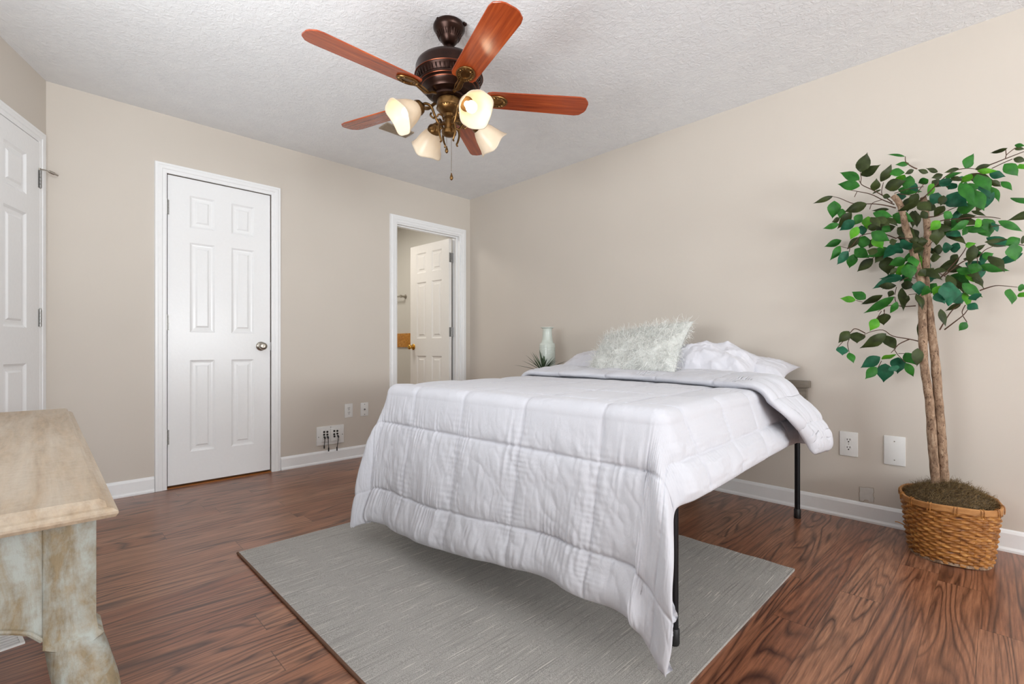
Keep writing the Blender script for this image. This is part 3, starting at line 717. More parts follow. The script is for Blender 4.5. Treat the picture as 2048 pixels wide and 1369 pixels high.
# low media panel with stub cables
root = empty('cable_panel', (0, -1.460, 0.2185), (0, 0, -PI / 2))
tag(root, 'wide white low voltage panel with dangling black cable stubs above baseboard', 'cable panel')
obj('cover_plate', boxes([((-0.113, 0, -0.075), (0.113, 0.010, 0.075))], 0.004), M['plate'], root)
obj('insert', boxes([((-0.079, 0.008, -0.050), (0.001, 0.017, 0.052))], 0.003), M['plate'], root)
obj('insert', boxes([((0.005, 0.008, -0.050), (0.081, 0.015, 0.054))], 0.003), M['plate'], root)
for x, z in ((-0.098, -0.005), (0.098, -0.006), (0.0, 0.064)):
    bm = bmesh.new(); prism(bm, [(x + .004 * math.cos(2 * PI * k / 12), z + .004 * math.sin(2 * PI * k / 12)) for k in range(12)], 1, 0.009, 0.0112)
    obj('screw', bm, M['hinge'], root, False)
for x, z, y in ((-0.052, 0.028, .017), (-0.026, 0.030, .017), (-0.052, 0.006, .017), (-0.026, 0.004, .017), (-0.028, -0.014, .017), (0.030, 0.030, .015), (0.056, 0.032, .015), (0.030, 0.008, .015), (0.056, 0.010, .015)):
    bm = lathe([(0, 0), (0.0085, 0), (0.0085, 0.003), (0.0055, 0.003), (0.0055, 0.008), (0.0030, 0.008), (0.0, 0.006)], 14, None, Matrix.Translation((x, y - 0.001, z)) @ Mx)
    obj('jack', bm, M['slot'], root)
for x, z, y, dx, dn in ((-0.054, -0.012, .017, 0.010, 0.118), (0.030, -0.010, .015, -0.006, 0.116), (0.056, -0.008, .015, 0.004, 0.090)):
    bm = bmesh.new()
    tube(bm, [(x, y, z), (x, y + .014, z), (x, y + .017, z - .012)], 0.0062, 10, 3)
    tube(bm, [(x, y + .017, z - .010), (x + dx * .5, y + .014, z - dn * .5), (x + dx, y + .012, z - dn * .78)], 0.0027, 8, 4)
    tube(bm, [(x + dx, y + .012, z - dn * .74), (x + dx, y + .012, z - dn)], 0.0048, 10, 1)
    obj('cable_stub', bm, M['cable'], root)
# spackled square with torn paper edges near the baseboard
bm = bmesh.new()
out = [(-.034, -.036), (-.012, -.037), (-.008, -.030), (.010, -.031), (.014, -.040), (.034, -.041), (.036, -.010), (.033, .012), (.035, .036), (.010, .037), (-.014, .041), (-.032, .042), (-.035, .018), (-.031, .004), (-.036, -.012)]
prism(bm, out, 1, 0.0, 0.0035)
o = obj('wall_patch', bm, M['patch'], None, False, (3.303, 0, 0.143), (0, 0, PI))
o.scale = (0.9, 1, 0.98)
tag(o, 'rough square drywall patch just above the baseboard near the plant basket', 'wall patch')
bm = bmesh.new()
rng = random.Random(2)
n = len(out)
for i in range(n):
    (x0, z0), (x1, z1) = out[i], out[(i + 1) % n]
    if rng.random() < .8:
        tube(bm, [(x0, .0034, z0), ((x0 + x1) / 2 + rng.uniform(-.002, .002), .0036, (z0 + z1) / 2 + rng.uniform(-.002, .002)), (x1, .0034, z1)], 0.0011, 5, 2)
obj('torn_edge', bm, M['cable'] if False else M['ventm'], o)
# ceiling register
root = empty('ceiling_vent', (0.860, -1.365, H), (0, 0, 0))
root.scale = (0.62, 0.62, 1)
tag(root, 'flat metal ceiling register half hidden behind the fan', 'vent')
obj('frame', boxes([((-.09, -.17, -.008), (.09, -.15, 0)), ((-.09, .15, -.008), (.09, .17, 0)), ((-.09, -.15, -.008), (-.07, .15, 0)), ((.07, -.15, -.008), (.09, .15, 0))]), M['ventm'], root, False)
bm = bmesh.new()
for k in range(9):
    x = -.062 + k * .0155
    prism(bm, [(x - .006, -.006), (x + .006, -.002), (x + .006, -.001), (x - .006, -.005)], 1, -.15, .15)
obj('louvres', bm, M['ventm'], root, False)
# floor register under the console table
root = empty('floor_register', (1.555, -3.235, 0), (0, 0, math.radians(8)))
tag(root, 'white slotted floor register under the console table', 'vent')
lst = [((-.13, -.055, 0), (.13, -.045, .006)), ((-.13, .045, 0), (.13, .055, .006)), ((-.13, -.045, 0), (-.12, .045, .006)), ((.12, -.045, 0), (.13, .045, .006))]
obj('frame', boxes(lst), M['plate'], root, False)
obj('grille', boxes([((-.12 + k * .0200, -.045, 0.001), (-.108 + k * .0200, .045, .005)) for k in range(12)]), M['plate'], root, False)
# bathroom fittings
bm = boxes([((-1.62, -0.018, 0.934), (-1.0, 0, 1.10))], 0.003)
o = obj('splash_panel', bm, M['marble']); tag(o, 'amber marbled stone strip on the bathroom wall beyond the open door', 'splash panel')
root = empty('towel_bar', (-1.215, 0, 1.543)); tag(root, 'chrome towel bar on the cream bathroom wall seen through the doorway', 'towel bar')
for nm, x in (('post', 0.0), ('post', -0.39)):
    bm = lathe([(0, 0), (.026, 0), (.026, .006), (.012, .012), (.012, .055), (.018, .06), (.018, .075), (0, .078)], 20, None, Matrix.Translation((x, 0, 0)) @ Matrix.Rotation(PI / 2, 4, 'X'))
    obj(nm, bm, M['steel'], root)
bm = bmesh.new(); tube(bm, [(0, -.066, 0), (-.39, -.066, 0)], .009, 14, 1); obj('bar', bm, M['steel'], root)

# ================================================================== rug
RX0, RX1, RY0, RY1 = 1.415, 3.205, -2.50, -0.905
bm = bmesh.new()
nx, ny = 60, 54
V = [[bm.verts.new((RX0 + (RX1 - RX0) * i / nx, RY0 + (RY1 - RY0) * j / ny, 0.008 + 0.0012 * math.sin(i * 1.1) * math.sin(j * .9))) for j in range(ny + 1)] for i in range(nx + 1)]
for i in range(nx):
    for j in range(ny):
        bm.faces.new((V[i][j], V[i + 1][j], V[i + 1][j + 1], V[i][j + 1]))
def rim(vs):
    lo = [bm.verts.new((v.co.x, v.co.y, 0.0)) for v in vs]
    for a in range(len(vs) - 1):
        bm.faces.new((vs[a], vs[a + 1], lo[a + 1], lo[a]))
rim([V[i][0] for i in range(nx + 1)]); rim([V[i][ny] for i in range(nx + 1)])
rim([V[0][j] for j in range(ny + 1)]); rim([V[nx][j] for j in range(ny + 1)])
rug = obj('area_rug', bm, M['rug'])
tag(rug, 'grey streaked flatweave rug lying under the foot of the bed', 'rug')
bm = bmesh.new()
tube(bm, [(RX0, RY0 - .001, .0048), (RX1, RY0 - .001, .0048)], 0.0052, 8, 1)
tag(obj('shaded_edge', bm, plain('brown_edge_shade', srgb(104, 74, 56), .8, 0, .1, 60), rug), 'brown strip painted as the shaded rug edge')  # brown strip paints the shade on the rug's side thickness

# ================================================================== bed (turned 2.5 degrees)
BO, BR = Vector((3.14, -1.886, 0)), math.radians(2.5)
ZT = 0.742
def bed_pt(x, y, z=0):
    c, s = math.cos(BR), math.sin(BR)
    return Vector((BO.x + c * x - s * y, BO.y + s * x + c * y, z))
bed = empty('metal_bed', (BO.x, BO.y, 0), (0, 0, BR))
tag(bed, 'black metal bed frame with slim tubular legs under the white comforter', 'bed')
FZ = 0.555
rails = boxes([((-1.36, 0.05, FZ - .04), (-1.33, 1.78, FZ)), ((-0.06, 0.05, FZ - .04), (-0.03, 1.78, FZ)), ((-1.33, 0.05, FZ - .04), (-0.06, 0.08, FZ)),
               ((-1.33, 1.75, FZ - .04), (-0.06, 1.78, FZ)), ((-0.71, 0.08, FZ - .04), (-0.68, 1.75, FZ))], .003)
obj('rails', rails, M['black'], bed)
bm = boxes([((-1.33, 0.14 + .16 * k, FZ - .012), (-0.06, 0.165 + .16 * k, FZ)) for k in range(10)])
obj('slats', bm, M['black'], bed, False)
for (x, y, z0) in ((-0.037, 0.151, .0095), (-0.037, 1.685, 0.0), (-1.345, 0.151, .0095), (-1.345, 1.685, 0)):
    bm = bmesh.new()
    tube(bm, [(x, y, z0 + .03), (x, y, FZ - .02)], .0135, 16, 1)
    lg = obj('leg', bm, M['black'], bed)
    bm = lathe([(0, z0), (.0155, z0), (.017, z0 + .004), (.017, z0 + .046), (.0145, z0 + .05), (0, z0 + .05)], 16, None, Matrix.Translation((x, y, 0)))
    obj('foot_cap', bm, M['cable'], lg)
hb = empty('headboard', (0, 0, 0)); tag(hb, 'low grey weathered wood headboard against the wall behind the pillows', 'headboard')
obj('panel', boxes([((1.64, -.052, .40), (3.036, -.024, .70))], .003), M['greywood'], hb)
obj('cap_rail', boxes([((1.63, -.060, .695), (3.05, -.018, .7355))], .004), M['greywood'], hb)
for x in (1.75, 2.35):
    obj('post', boxes([((x, -.050, 0), (x + .05, -.026, .41))], .003), M['greywood'], hb)

bm = boxes([((-1.355, 0.045, FZ + .001), (-0.045, 1.79, ZT - .035))], .045)
mt = obj('mattress', bm, M['mattress'], None, True, (BO.x, BO.y, 0), (0, 0, BR)); tag(mt, 'white mattress on the black frame, covered by the comforter', 'mattress')

# ---- comforter: one quilted cloth draped over the mattress, turned back at the pillows
INS, RHO = 0.035, 0.040
PL_, PR_, QF = 0.30, 0.275, 0.61
LC0, FOLD, HF = 1.345, 0.31, 0.013
A0, A1 = -1.40 + INS, -INS
na, nb = 480, 600
aa = np.linspace(A0 - PL_, A1 + PR_, na)
L_main = QF + LC0
L_tot = L_main + PI * HF + FOLD
bb = np.linspace(0, L_tot, nb)
Ag, Bg = np.meshgrid(aa, bb, indexing='ij')
p_ = np.maximum(Ag - A1, 0) + np.maximum(A0 - Ag, 0)
skew = 0.20 * sstep(-0.75, 0.1, Ag)
LC = LC0 - skew - 0.03 * sstep(A0 + .2, A0 - PL_, Ag)
foldlen = FOLD - 0.17 * sstep(0.05, PR_, p_)
main = Bg <= L_main
tmain = np.clip(Bg / L_main, 0, 1)
q_raw = -QF + tmain * (QF + LC)          # main layer, -QF..LC
s_ = np.clip(Bg - L_main, 0, None)
arc = np.clip(s_ / HF, 0, PI)
back = np.clip((s_ - PI * HF) / FOLD, 0, 1) * foldlen
by = np.where(main, q_raw, LC + HF * np.sin(arc) - back)
nback = back / foldlen
noff = np.where(main, 0.0, HF * (1 - np.cos(arc)) * (1 - 0.7 * nback))
# the turned-back layer stands off where it hangs over the side
noff = noff + np.where(main, 0, 1) * (0.03 + 0.045 * sstep(0, PI, arc)) * sstep(0.0, 0.16, p_) + np.where(main, 0.008 * sstep(LC - .12, LC, by), 0.008 * (1 - nback))
q_ = np.maximum(-by + INS, 0)
r_ = (p_ ** 3.8 + q_ ** 3.8) ** (1 / 3.8)
corner = np.sin(2 * np.arctan2(q_, p_ + 1e-9)) * (p_ > 0) * (q_ > 0)
r_ = r_ * (1 - np.where(q_ > 0, 0.10 * sstep(-1.1, -0.25, Ag) * sstep(0.1, 0.6, q_), 0) * (1 - corner)) + 0.045 * corner * sstep(.2, .6, r_)
sgn = np.where(Ag > 0.5 * (A0 + A1), 1.0, -1.0)
th = np.arctan2(q_, p_ + 1e-9)
th2 = (PI / 2) * np.power(np.clip(th / (PI / 2), 0, 1), 0.80)
phi = np.minimum(r_ / RHO, PI / 2)
rr = np.maximum(r_ - RHO * PI / 2, 0)
kq = 0.185 + 0.03 * fbm(Ag * 3.1 + 4, Bg * 0 + 2, 2)
kp = 0.32 + 0.06 * fbm(Bg * 2.3, Ag * 0 + 7, 2)
wq = th2 / (PI / 2)
k_ = kq * wq + kp * (1 - wq)
# the corner of the cloth gathers into one hanging flap
cn = np.sin(2 * np.clip(th, 0, PI / 2)) ** 2 * sstep(0.02, 0.25, rr)
ripple = (q_ > 0) * (1 - sstep(0, .12, p_)) * (0.009 * np.sin(Ag * 17 + 2.0 * np.sin(Ag * 5.0) + 1.3) + 0.022 * fbm(Ag * 6, Ag * 0 + 3, 2)) * sstep(0.05, 0.55, rr)
out_ = (RHO + noff) * np.sin(phi) + rr * k_ + ripple + 0.055 * cn * np.exp(-((th - 1.12) / 0.30) ** 2)
drop = RHO - (RHO + noff) * np.cos(phi) + rr * np.sqrt(1 - k_ ** 2)
bx = np.clip(Ag, A0, A1)
X_ = bx + sgn * np.cos(th2) * out_ + (sgn > 0) * (0.036 + 0.030 * sstep(.38, .56, rr)) * np.exp(-((th - 0.98) / 0.36) ** 2) * (p_ > 0) * (q_ > 0) * sstep(.05, .45, rr) * sstep(0, .12, p_)
Y_ = np.maximum(by, INS) * 1.0 - np.where(q_ > 0, 0, 0)
Y_ = np.where(by > INS, by, INS) - np.sin(th2) * out_
Z_ = ZT - drop
P = np.stack([X_, Y_, Z_], -1)
# outward normals of the base drape
tilt = k_ * np.clip(rr / 0.05, 0, 1)
N = np.stack([sgn * np.cos(th2) * np.sin(phi), -np.sin(th2) * np.sin(phi), np.cos(phi) + tilt], -1)
N /= np.linalg.norm(N, axis=-1, keepdims=True)
# quilting seams, in cloth coordinates
cb = np.where(main, q_raw, LC0 + s_)
sa = 0.322; sb = 0.30
da = np.abs(((Ag + 0.19) / sa + 0.5) % 1 - 0.5) * sa
db = np.abs(((cb + 0.16) / sb + 0.5) % 1 - 0.5) * sb
ka = np.round((Ag + 0.19) / sa); kb = np.round((cb + 0.16) / sb)
wob = 0.006 * vnoise(Ag * 14, cb * 14)
da = np.abs(da + wob); db = np.abs(db + wob)
hang = np.clip(rr / 0.12, 0, 1)
puff = (0.007 + 0.007 * hang) * (1 - np.exp(-da / 0.030)) * (1 - np.exp(-db / 0.030))
groove = -0.0050 * np.exp(-(da / 0.005) ** 2) - 0.0055 * np.exp(-(db / 0.005) ** 2)
gath = np.exp(-db / 0.055) * 0.0040 * np.sin(Ag * 300 + 12 * fbm(Ag * 9, kb * 7.7, 2) * 2) * np.clip(0.35 + 2.2 * vnoise(Ag * 11, kb * 5.3 + 3), 0, 1.3) * (0.35 + 0.65 * (q_ > 0))
gath2 = np.exp(-da / 0.035) * 0.0011 * np.sin(cb * 290 + 12 * fbm(cb * 8, ka * 6.1, 2)) * (0.5 + vnoise(cb * 13, ka * 4.4)) * hang
crease = lambda x, y, o: np.abs(fbm(x, y, o)) ** 0.8
longw = 0.0085 * (crease(Ag * 30, cb * 5.0, 3) - .25) * np.clip(hang + .12, 0, 1)
soft = 0.006 * fbm(Ag * 6 + 3, cb * 6, 3)
diag = 0.0065 * (crease((Ag + .6 * cb) * 16, (Ag * .5 - cb) * 6, 3) - .25) * hang
foldw = np.where(main, 0, 1) * 0.012 * fbm(Ag * 9, cb * 22, 3)
hem = np.minimum(np.minimum(Ag - (A0 - PL_), (A1 + PR_) - Ag), np.minimum(Bg, L_tot - Bg))
hemf = np.sqrt(np.clip(1 - (1 - np.clip(hem / 0.030, 0, 1)) ** 2, 0, 1))
hempuff = 0.010 * np.exp(-((hem - 0.05) / 0.05) ** 2)
disp = (puff + groove + gath + gath2 + longw * 0.8 + soft + diag + hempuff) * np.where(main, 1, 0.8) + foldw
disp = disp * (1 - 0.55 * corner)
P = P + N * (disp * hemf)[..., None]
P[..., 2] = np.maximum(P[..., 2], 0.055)
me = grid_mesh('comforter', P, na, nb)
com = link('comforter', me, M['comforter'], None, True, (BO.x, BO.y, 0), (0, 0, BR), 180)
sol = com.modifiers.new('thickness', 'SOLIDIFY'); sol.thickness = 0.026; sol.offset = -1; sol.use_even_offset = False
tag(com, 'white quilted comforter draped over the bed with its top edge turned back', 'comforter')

# ---- pillows
def pillow_mesh(name, wd, dp, th, seed, n=90, wrinkle=0.010, flat=0.25):
    """two-sided cushion; x width, y depth, z thickness; corners drawn out, sides drawn in"""
    u = np.linspace(-1, 1, n); v = np.linspace(-1, 1, n)
    U, V_ = np.meshgrid(u, v, indexing='ij')
    sx = 1 - 0.07 * (1 - V_ ** 2); sy = 1 - 0.09 * (1 - U ** 2)
    X = U * wd / 2 * sx; Y = V_ * dp / 2 * sy
    prof = np.power(np.clip(1 - np.abs(U) ** 2.6, 0, 1), 0.55) * np.power(np.clip(1 - np.abs(V_) ** 2.4, 0, 1), 0.55)
    edge = np.clip(np.minimum(1 - np.abs(U), 1 - np.abs(V_)) / 0.4, 0, 1)
    w1 = wrinkle * (fbm(U * 3 + seed, V_ * 3 + seed * 2, 4) * 2.0 + 0.9 * fbm(U * 9 + seed, V_ * 3.5, 3))
    rad = np.arctan2(V_, U)
    w1 = w1 + wrinkle * 0.8 * np.sin(rad * 16 + 3 * fbm(U * 2, V_ * 2 + seed, 2)) * (1 - edge) * np.clip(np.hypot(U, V_) - .3, 0, 1)
    top = prof * th * (1 - flat) + w1 * np.minimum(1, edge * 3) + 0
    bot = -prof * th * flat
    A = np.stack([X, Y, top], -1); B = np.stack([X, Y, bot], -1)
    border = (np.abs(U) > 0.9999) | (np.abs(V_) > 0.9999)
    A[border] = np.stack([X, Y, 0 * X], -1)[border]; B[border] = A[border]
    idx = np.arange(n * n).reshape(n, n)
    F = np.stack([idx[:-1, :-1], idx[1:, :-1], idx[1:, 1:], idx[:-1, 1:]], -1).reshape(-1, 4)
    F2 = F[:, ::-1] + n * n
    me = bpy.data.meshes.new(name)
    me.from_pydata(np.concatenate([A.reshape(-1, 3), B.reshape(-1, 3)]).tolist(), [], F.tolist() + F2.tolist())
    b = bmesh.new(); b.from_mesh(me); bmesh.ops.remove_doubles(b, verts=b.verts, dist=1e-5); b.to_mesh(me); b.free()
    return me
def pillow(label, wd, dp, th, seed, loc, rot, group, wr=0.010):
    o = link('bed_pillow', pillow_mesh('bed_pillow', wd, dp, th, seed, 90, wr), M['pillow'], None, True, loc, rot, 180)
    return tag(o, label, 'pillow', group)
R_ = math.radians
pillow('white pillow behind, its pointed corner showing past the right front pillow', 0.64, 0.40, 0.125, 3.1, (2.70, -0.265, 0.785), (R_(8), 0, R_(4)), 'white bed pillows')
pillow('plump creased white pillow right of the tinsel cushion', 0.66, 0.40, 0.215, 8.4, (2.58, -0.42, 0.786), (R_(12), R_(-2), R_(1)), 'white bed pillows', 0.014)
pillow('white pillow at the left, mostly hidden by the tinsel cushion', 0.66, 0.42, 0.165, 5.7, (1.90, -0.34, 0.778), (R_(10), 0, R_(2.5)), 'white bed pillows')

# ---- tinsel cushion leaning on the pillows
cush_me = pillow_mesh('tinsel_cushion', 0.62, 0.42, 0.15, 2.2, 60, 0.012, 0.45)
cl, cr = (2.25, -0.545, 0.897), (R_(44), R_(-7), R_(0))
cush = link('tinsel_cushion', cush_me, M['fuzzbase'], None, True, cl, cr, 180)
tag(cush, 'pale green shaggy tinsel throw cushion leaning on the bed pillows', 'cushion')
rng = random.Random(4)
def strands(name, me, n, ln, wd, mat, parent, rng, lift=0.5, curl=0.6, zmin=-9):
    polys = [p for p in me.polygons if p.area > 1e-9]
    areas = [p.area for p in polys]
    pick = rng.choices(polys, areas, k=n)
    VV, FF = [], []
    for p in pick:
        vs = [me.vertices[i].co for i in p.vertices]
        a, b = rng.random(), rng.random()
        c = vs[0].lerp(vs[1], a).lerp(vs[-1].lerp(vs[2], a) if len(vs) > 3 else vs[2], b)
        nn = Vector(p.normal)
        d = (nn * lift + Vector((rng.gauss(0, 1), rng.gauss(0, 1), rng.gauss(0, 1))) * curl)
        d.normalize()
        side = d.cross(Vector((rng.random(), rng.random(), rng.random() + .1))).normalized()
        L = ln * rng.uniform(.5, 1.25)
        q = c.copy()
        base = len(VV)
        for k in range(5):
            w_ = wd * (1 - .15 * k)
            VV.append(tuple(q - side * w_ / 2)); VV.append(tuple(q + side * w_ / 2))
            if k:
                o = base + 2 * k
                FF.append((o - 2, o - 1, o + 1, o))
            q = q + d * (L / 4)
            d = (d + Vector((rng.gauss(0, .35), rng.gauss(0, .35), rng.gauss(0, .35) - .12))).normalized()
            side = (side - d * side.dot(d)).normalized()
    m2 = bpy.data.meshes.new(name)
    m2.from_pydata(VV, [], FF)
    o = link(name, m2, mat, parent, False)
    return o
st = strands('tinsel_fringe', cush_me, 7500, 0.052, 0.0022, M['fuzz'], cush, rng, 0.55, 0.55)
tag(st, kind='stuff')

# ================================================================== nightstand, vase, fern
ns = empty('nightstand', (1.315, -0.215, 0)); tag(ns, 'small grey nightstand left of the bed, hidden behind the comforter', 'nightstand')
obj('top', boxes([((-.19, -.16, .655), (.19, .16, .68))], .004), M['greywood'], ns)
obj('body', boxes([((-.175, -.145, .42), (.175, .145, .655))], .003), M['greywood'], ns)
obj('drawer', boxes([((-.16, -.157, .44), (.16, -.145, .64))], .003), M['greywood'], ns)
for sx in (-1, 1):
    for sy in (-1, 1):
        bm = bmesh.new(); tube(bm, [(sx * .155, sy * .125, .42), (sx * .165, sy * .135, 0)], lambda t: .018 - .007 * t, 12, 1)
        obj('leg', bm, M['greywood'], ns)
prof = [(0, 0), (.052, 0), (.058, .006), (.062, .05), (.0635, .16), (.0625, .262), (.060, .276), (.052, .282), (.046, .288), (.042, .31), (.038, .345), (.0365, .385), (.040, .398), (.053, .404), (.053, .408), (.036, .4085), (.034, .39), (.034, .30), (0, .29)]
def vmod(a, k):
    return 1.0
bm = lathe(prof, 48, None, None, vmod, False)
vz = obj('ceramic_vase', bm, M['ceramic'], None, True, (1.262, -0.24, .68), None, 50)
tag(vz, 'pale celadon bottle vase with ribbed body and flared lip on the nightstand', 'vase')
bm = bmesh.new()
for k in range(15):
    z = .045 + k * .0145
    tube(bm, [(.0632 * math.cos(2 * PI * i / 24), .0632 * math.sin(2 * PI * i / 24), z + .002 * math.sin(i * 2.1 + k)) for i in range(25)], .0016, 5, 1, False)
obj('ribs', bm, M['ceramic'], vz)
fr = empty('potted_fern', (1.31, -0.345, .68)); tag(fr, 'small dark green spiky fern in front of the ceramic vase', 'plant')
bm = lathe([(0, 0), (.032, 0), (.040, .058), (.042, .060), (.036, .060), (.034, .055), (0, .055)], 24)
obj('pot', bm, M['pot'], fr)
rng = random.Random(9)
bm = bmesh.new()
def blade_leaf(bm, base, d, L, wd, droop):
    side = d.cross(Vector((0, 0, 1))).normalized()
    prev = None
    q = Vector(base)
    for k in range(7):
        t = k / 6
        w_ = wd * math.sin(PI * min(1, .15 + .85 * t)) ** .8 * (1 - t * .2)
        up = side.cross(d).normalized()
        cur = [bm.verts.new(q - side * w_ / 2 + up * w_ * .2), bm.verts.new(q), bm.verts.new(q + side * w_ / 2 + up * w_ * .2)]
        if prev:
            bm.faces.new((prev[0], prev[1], cur[1], cur[0])); bm.faces.new((prev[1], prev[2], cur[2], cur[1]))
        prev = cur
        q = q + d * L / 6
        d = (d + Vector((0, 0, -droop))).normalized()
spec = [(180, 18, .235), (172, 32, .19), (160, 48, .19), (140, 58, .19), (110, 68, .19), (60, 62, .19), (95, 60, .17), (30, 45, .16), (20, 36, .17), (5, 30, .20), (-15, 30, .18), (200, 40, .17), (225, 50, .15), (255, 55, .15), (290, 50, .15), (330, 42, .16), (120, 75, .17), (75, 72, .18), (-2, 52, .15), (12, 58, .15), (185, 62, .18), (205, 66, .16)]
for a, e, L in spec:
    a = R_(a + 45.56); e = R_(e)
    d = Vector((math.cos(a) * math.cos(e), math.sin(a) * math.cos(e), math.sin(e)))
    blade_leaf(bm, (rng.uniform(-.012, .012), rng.uniform(-.012, .012), .056), d, L, .017, .035)
obj('fronds', bm, M['fern'], fr)

# ================================================================== weathered console table, bottom left
TX0, TX1, TY1, TY0, TZ = 1.393, 2.903, -3.045, -3.555, .70
ct = empty('console_table', ((TX0 + TX1) / 2, (TY0 + TY1) / 2, 0)); tag(ct, 'weathered whitewashed console table with moulded top and curved legs at left', 'console table')
cx_, cy_ = ct.location.x, ct.location.y
bm = bmesh.new()
tp = [(0, 0), (-.004, .0035), (-.013, .006), (-.018, .006), (-.020, .0065), (-.0205, .0115), (-.0265, .0125)]
tp = [(.018, 0), (.003, .004), (0, .009), (0, .0125), (.006, .0165), (.012, .018), (.014, .0265), (.020, .030)]
rings = []
for ins, dz in [(0.030, -.030)] + [(i_, -.030 + (d_)) for i_, d_ in tp]:
    x0, x1, y0, y1 = TX0 + ins - cx_, TX1 - ins - cx_, TY0 + ins - cy_, TY1 - ins - cy_
    z = TZ + dz
    rings.append([bm.verts.new(p) for p in ((x0, y0, z), (x1, y0, z), (x1, y1, z), (x0, y1, z))])
for a, b in zip(rings, rings[1:]):
    for k in range(4):
        bm.faces.new((a[k], a[(k + 1) % 4], b[(k + 1) % 4], b[k]))
bm.faces.new(rings[0][::-1]); bm.faces.new(rings[-1])
obj('table_top', bm, M['tabletop'], ct, False)
PX, PW_ = .023, .056
def post(sx, sy):
    """square block at the top running into a cabriole leg: knee out, ankle in, foot out"""
    bm = bmesh.new()
    X = (TX1 - PX - PW_ / 2 - cx_) * sx; Y = (TY1 - PX - PW_ / 2 - cy_) * sy
    secs = [(.672, 0, PW_ / 2), (.53, 0, PW_ / 2), (.512, .001, PW_ / 2 + .001), (.506, .004, PW_ / 2 + .004), (.498, .005, PW_ / 2 + .003), (.47, .011, .033), (.43, .020, .034), (.38, .026, .0325), (.32, .024, .029), (.25, .015, .0245), (.17, .002, .020), (.10, -.006, .018), (.055, -.004, .0185), (.03, .004, .023), (.012, .010, .027), (0, .010, .025)]
    prev = None
    for k, (z, off, hw) in enumerate(secs):
        c = hw * (.04 if z > .5 else .42)
        cxx, cyy = X + sx * off, Y + sy * off
        ring = []
        for px, py in ((hw, hw - c), (hw - c, hw), (-hw + c, hw), (-hw, hw - c), (-hw, -hw + c), (-hw + c, -hw), (hw - c, -hw), (hw, -hw + c)):
            ring.append(bm.verts.new((cxx + px, cyy + py, z)))
        if prev:
            for i in range(8):
                bm.faces.new((prev[i], prev[(i + 1) % 8], ring[(i + 1) % 8], ring[i]))
        else:
            bm.faces.new(ring)
        prev = ring
    bm.faces.new(prev)
    obj('leg', bm, M['tableleg'], ct, True, None, None, 52)
for sx in (1, -1):
    for sy in (1, -1):
        post(sx, sy)
def apron(x0, x1, y0, y1, along):
    n = 28
    bm = bmesh.new()
    lo = []
    for k in range(n + 1):
        t = k / n
        z = .516 + .050 * math.sin(PI * t) ** .55
        lo.append((t, z))
    a0, a1 = (x0, x1) if along == 0 else (y0, y1)
    poly = [(a0 + (a1 - a0) * t, z) for t, z in lo] + [(a1, .672), (a0, .672)]
    if along == 0:
        prism(bm, poly, 1, y0, y1)
    else:
        prism(bm, poly, 0, x0, x1)
    o = obj('apron', bm, M['tableleg'], ct, False)
    # raised bead along the shaped lower edge
    bm = bmesh.new()
    if along == 1:
        xo = x1 if x1 > 0 else x0
        tube(bm, [(xo, a0 + (a1 - a0) * t, z) for t, z in lo], .0038, 8, 1)
    else:
        yo = y1 if y1 > 0 else y0
        tube(bm, [(a0 + (a1 - a0) * t, yo, z) for t, z in lo], .0038, 8, 1)
    obj('bead', bm, M['tableleg'], o)
xe, ye = (TX1 - PX - cx_), (TY1 - PX - cy_)
apron(xe - .022, xe - .003, -ye + PW_, ye - PW_, 1)
apron(-xe + .003, -xe + .022, -ye + PW_, ye - PW_, 1)
apron(-xe + PW_, xe - PW_, ye - .022, ye - .003, 0)
apron(-xe + PW_, xe - PW_, -ye + .003, -ye + .022, 0)

# ================================================================== basket
BX, BY, BH = 3.636, -0.218, .252
def bell(z):
    t = z / BH
    return .135 + (.163 - .135) * t ** .8, .172 + (.193 - .172) * t ** .8
nu, rows_n, per = 360, 20, 7
nv = rows_n * per + 1
stakes = 42
uu = np.linspace(0, 2 * PI, nu, endpoint=False)
vv = np.linspace(0.0, BH - .022, nv)
U, V_ = np.meshgrid(uu, vv, indexing='ij')
t_ = V_ / BH
ax = .135 + .028 * t_ ** .8; ay = .172 + .021 * t_ ** .8
rowf = np.arange(nv) / per
rowi = np.floor(rowf).astype(int)
ph = rowf - rowi
prof_ = np.sqrt(np.clip(1 - (2 * ph - 1) ** 2, 0, 1))
rjit = np.array([random.random() for _ in range(rows_n + 1)])
weave = np.sin(stakes / 2 * U + PI * (rowi % 2)[None, :] + rjit[rowi][None, :] * .5)
dsp = .0045 * prof_[None, :] + .0048 * weave * prof_[None, :] ** .5 + .003 * fbm(U * 8, V_ * 60, 2)
ce, se = np.cos(U), np.sin(U)
ex = 0.86
cxp = np.sign(ce) * np.abs(ce) ** ex; syp = np.sign(se) * np.abs(se) ** ex
sag = .004 * np.sin(3 * U)
Pb = np.stack([(ax + dsp) * cxp, (ay + dsp) * syp, V_ + .004 + sag * t_ + .002 * fbm(U * 6, V_ * 30, 2)], -1)
idx = np.arange(nu * nv).reshape(nu, nv); idx2 = np.roll(idx, -1, axis=0)
F = np.stack([idx[:, :-1], idx2[:, :-1], idx2[:, 1:], idx[:, 1:]], -1).reshape(-1, 4).tolist() + [idx[::6, 0].tolist()[::-1]]
bk = empty('wicker_basket', (BX, BY, 0), (0, 0, R_(10))); tag(bk, 'oval honey brown woven wicker basket holding the artificial tree', 'basket')
me = bpy.data.meshes.new('woven_body'); me.from_pydata(Pb.reshape(-1, 3).tolist(), [], F); me.update()
link('woven_body', me, M['wicker'], bk, True, angle=180)
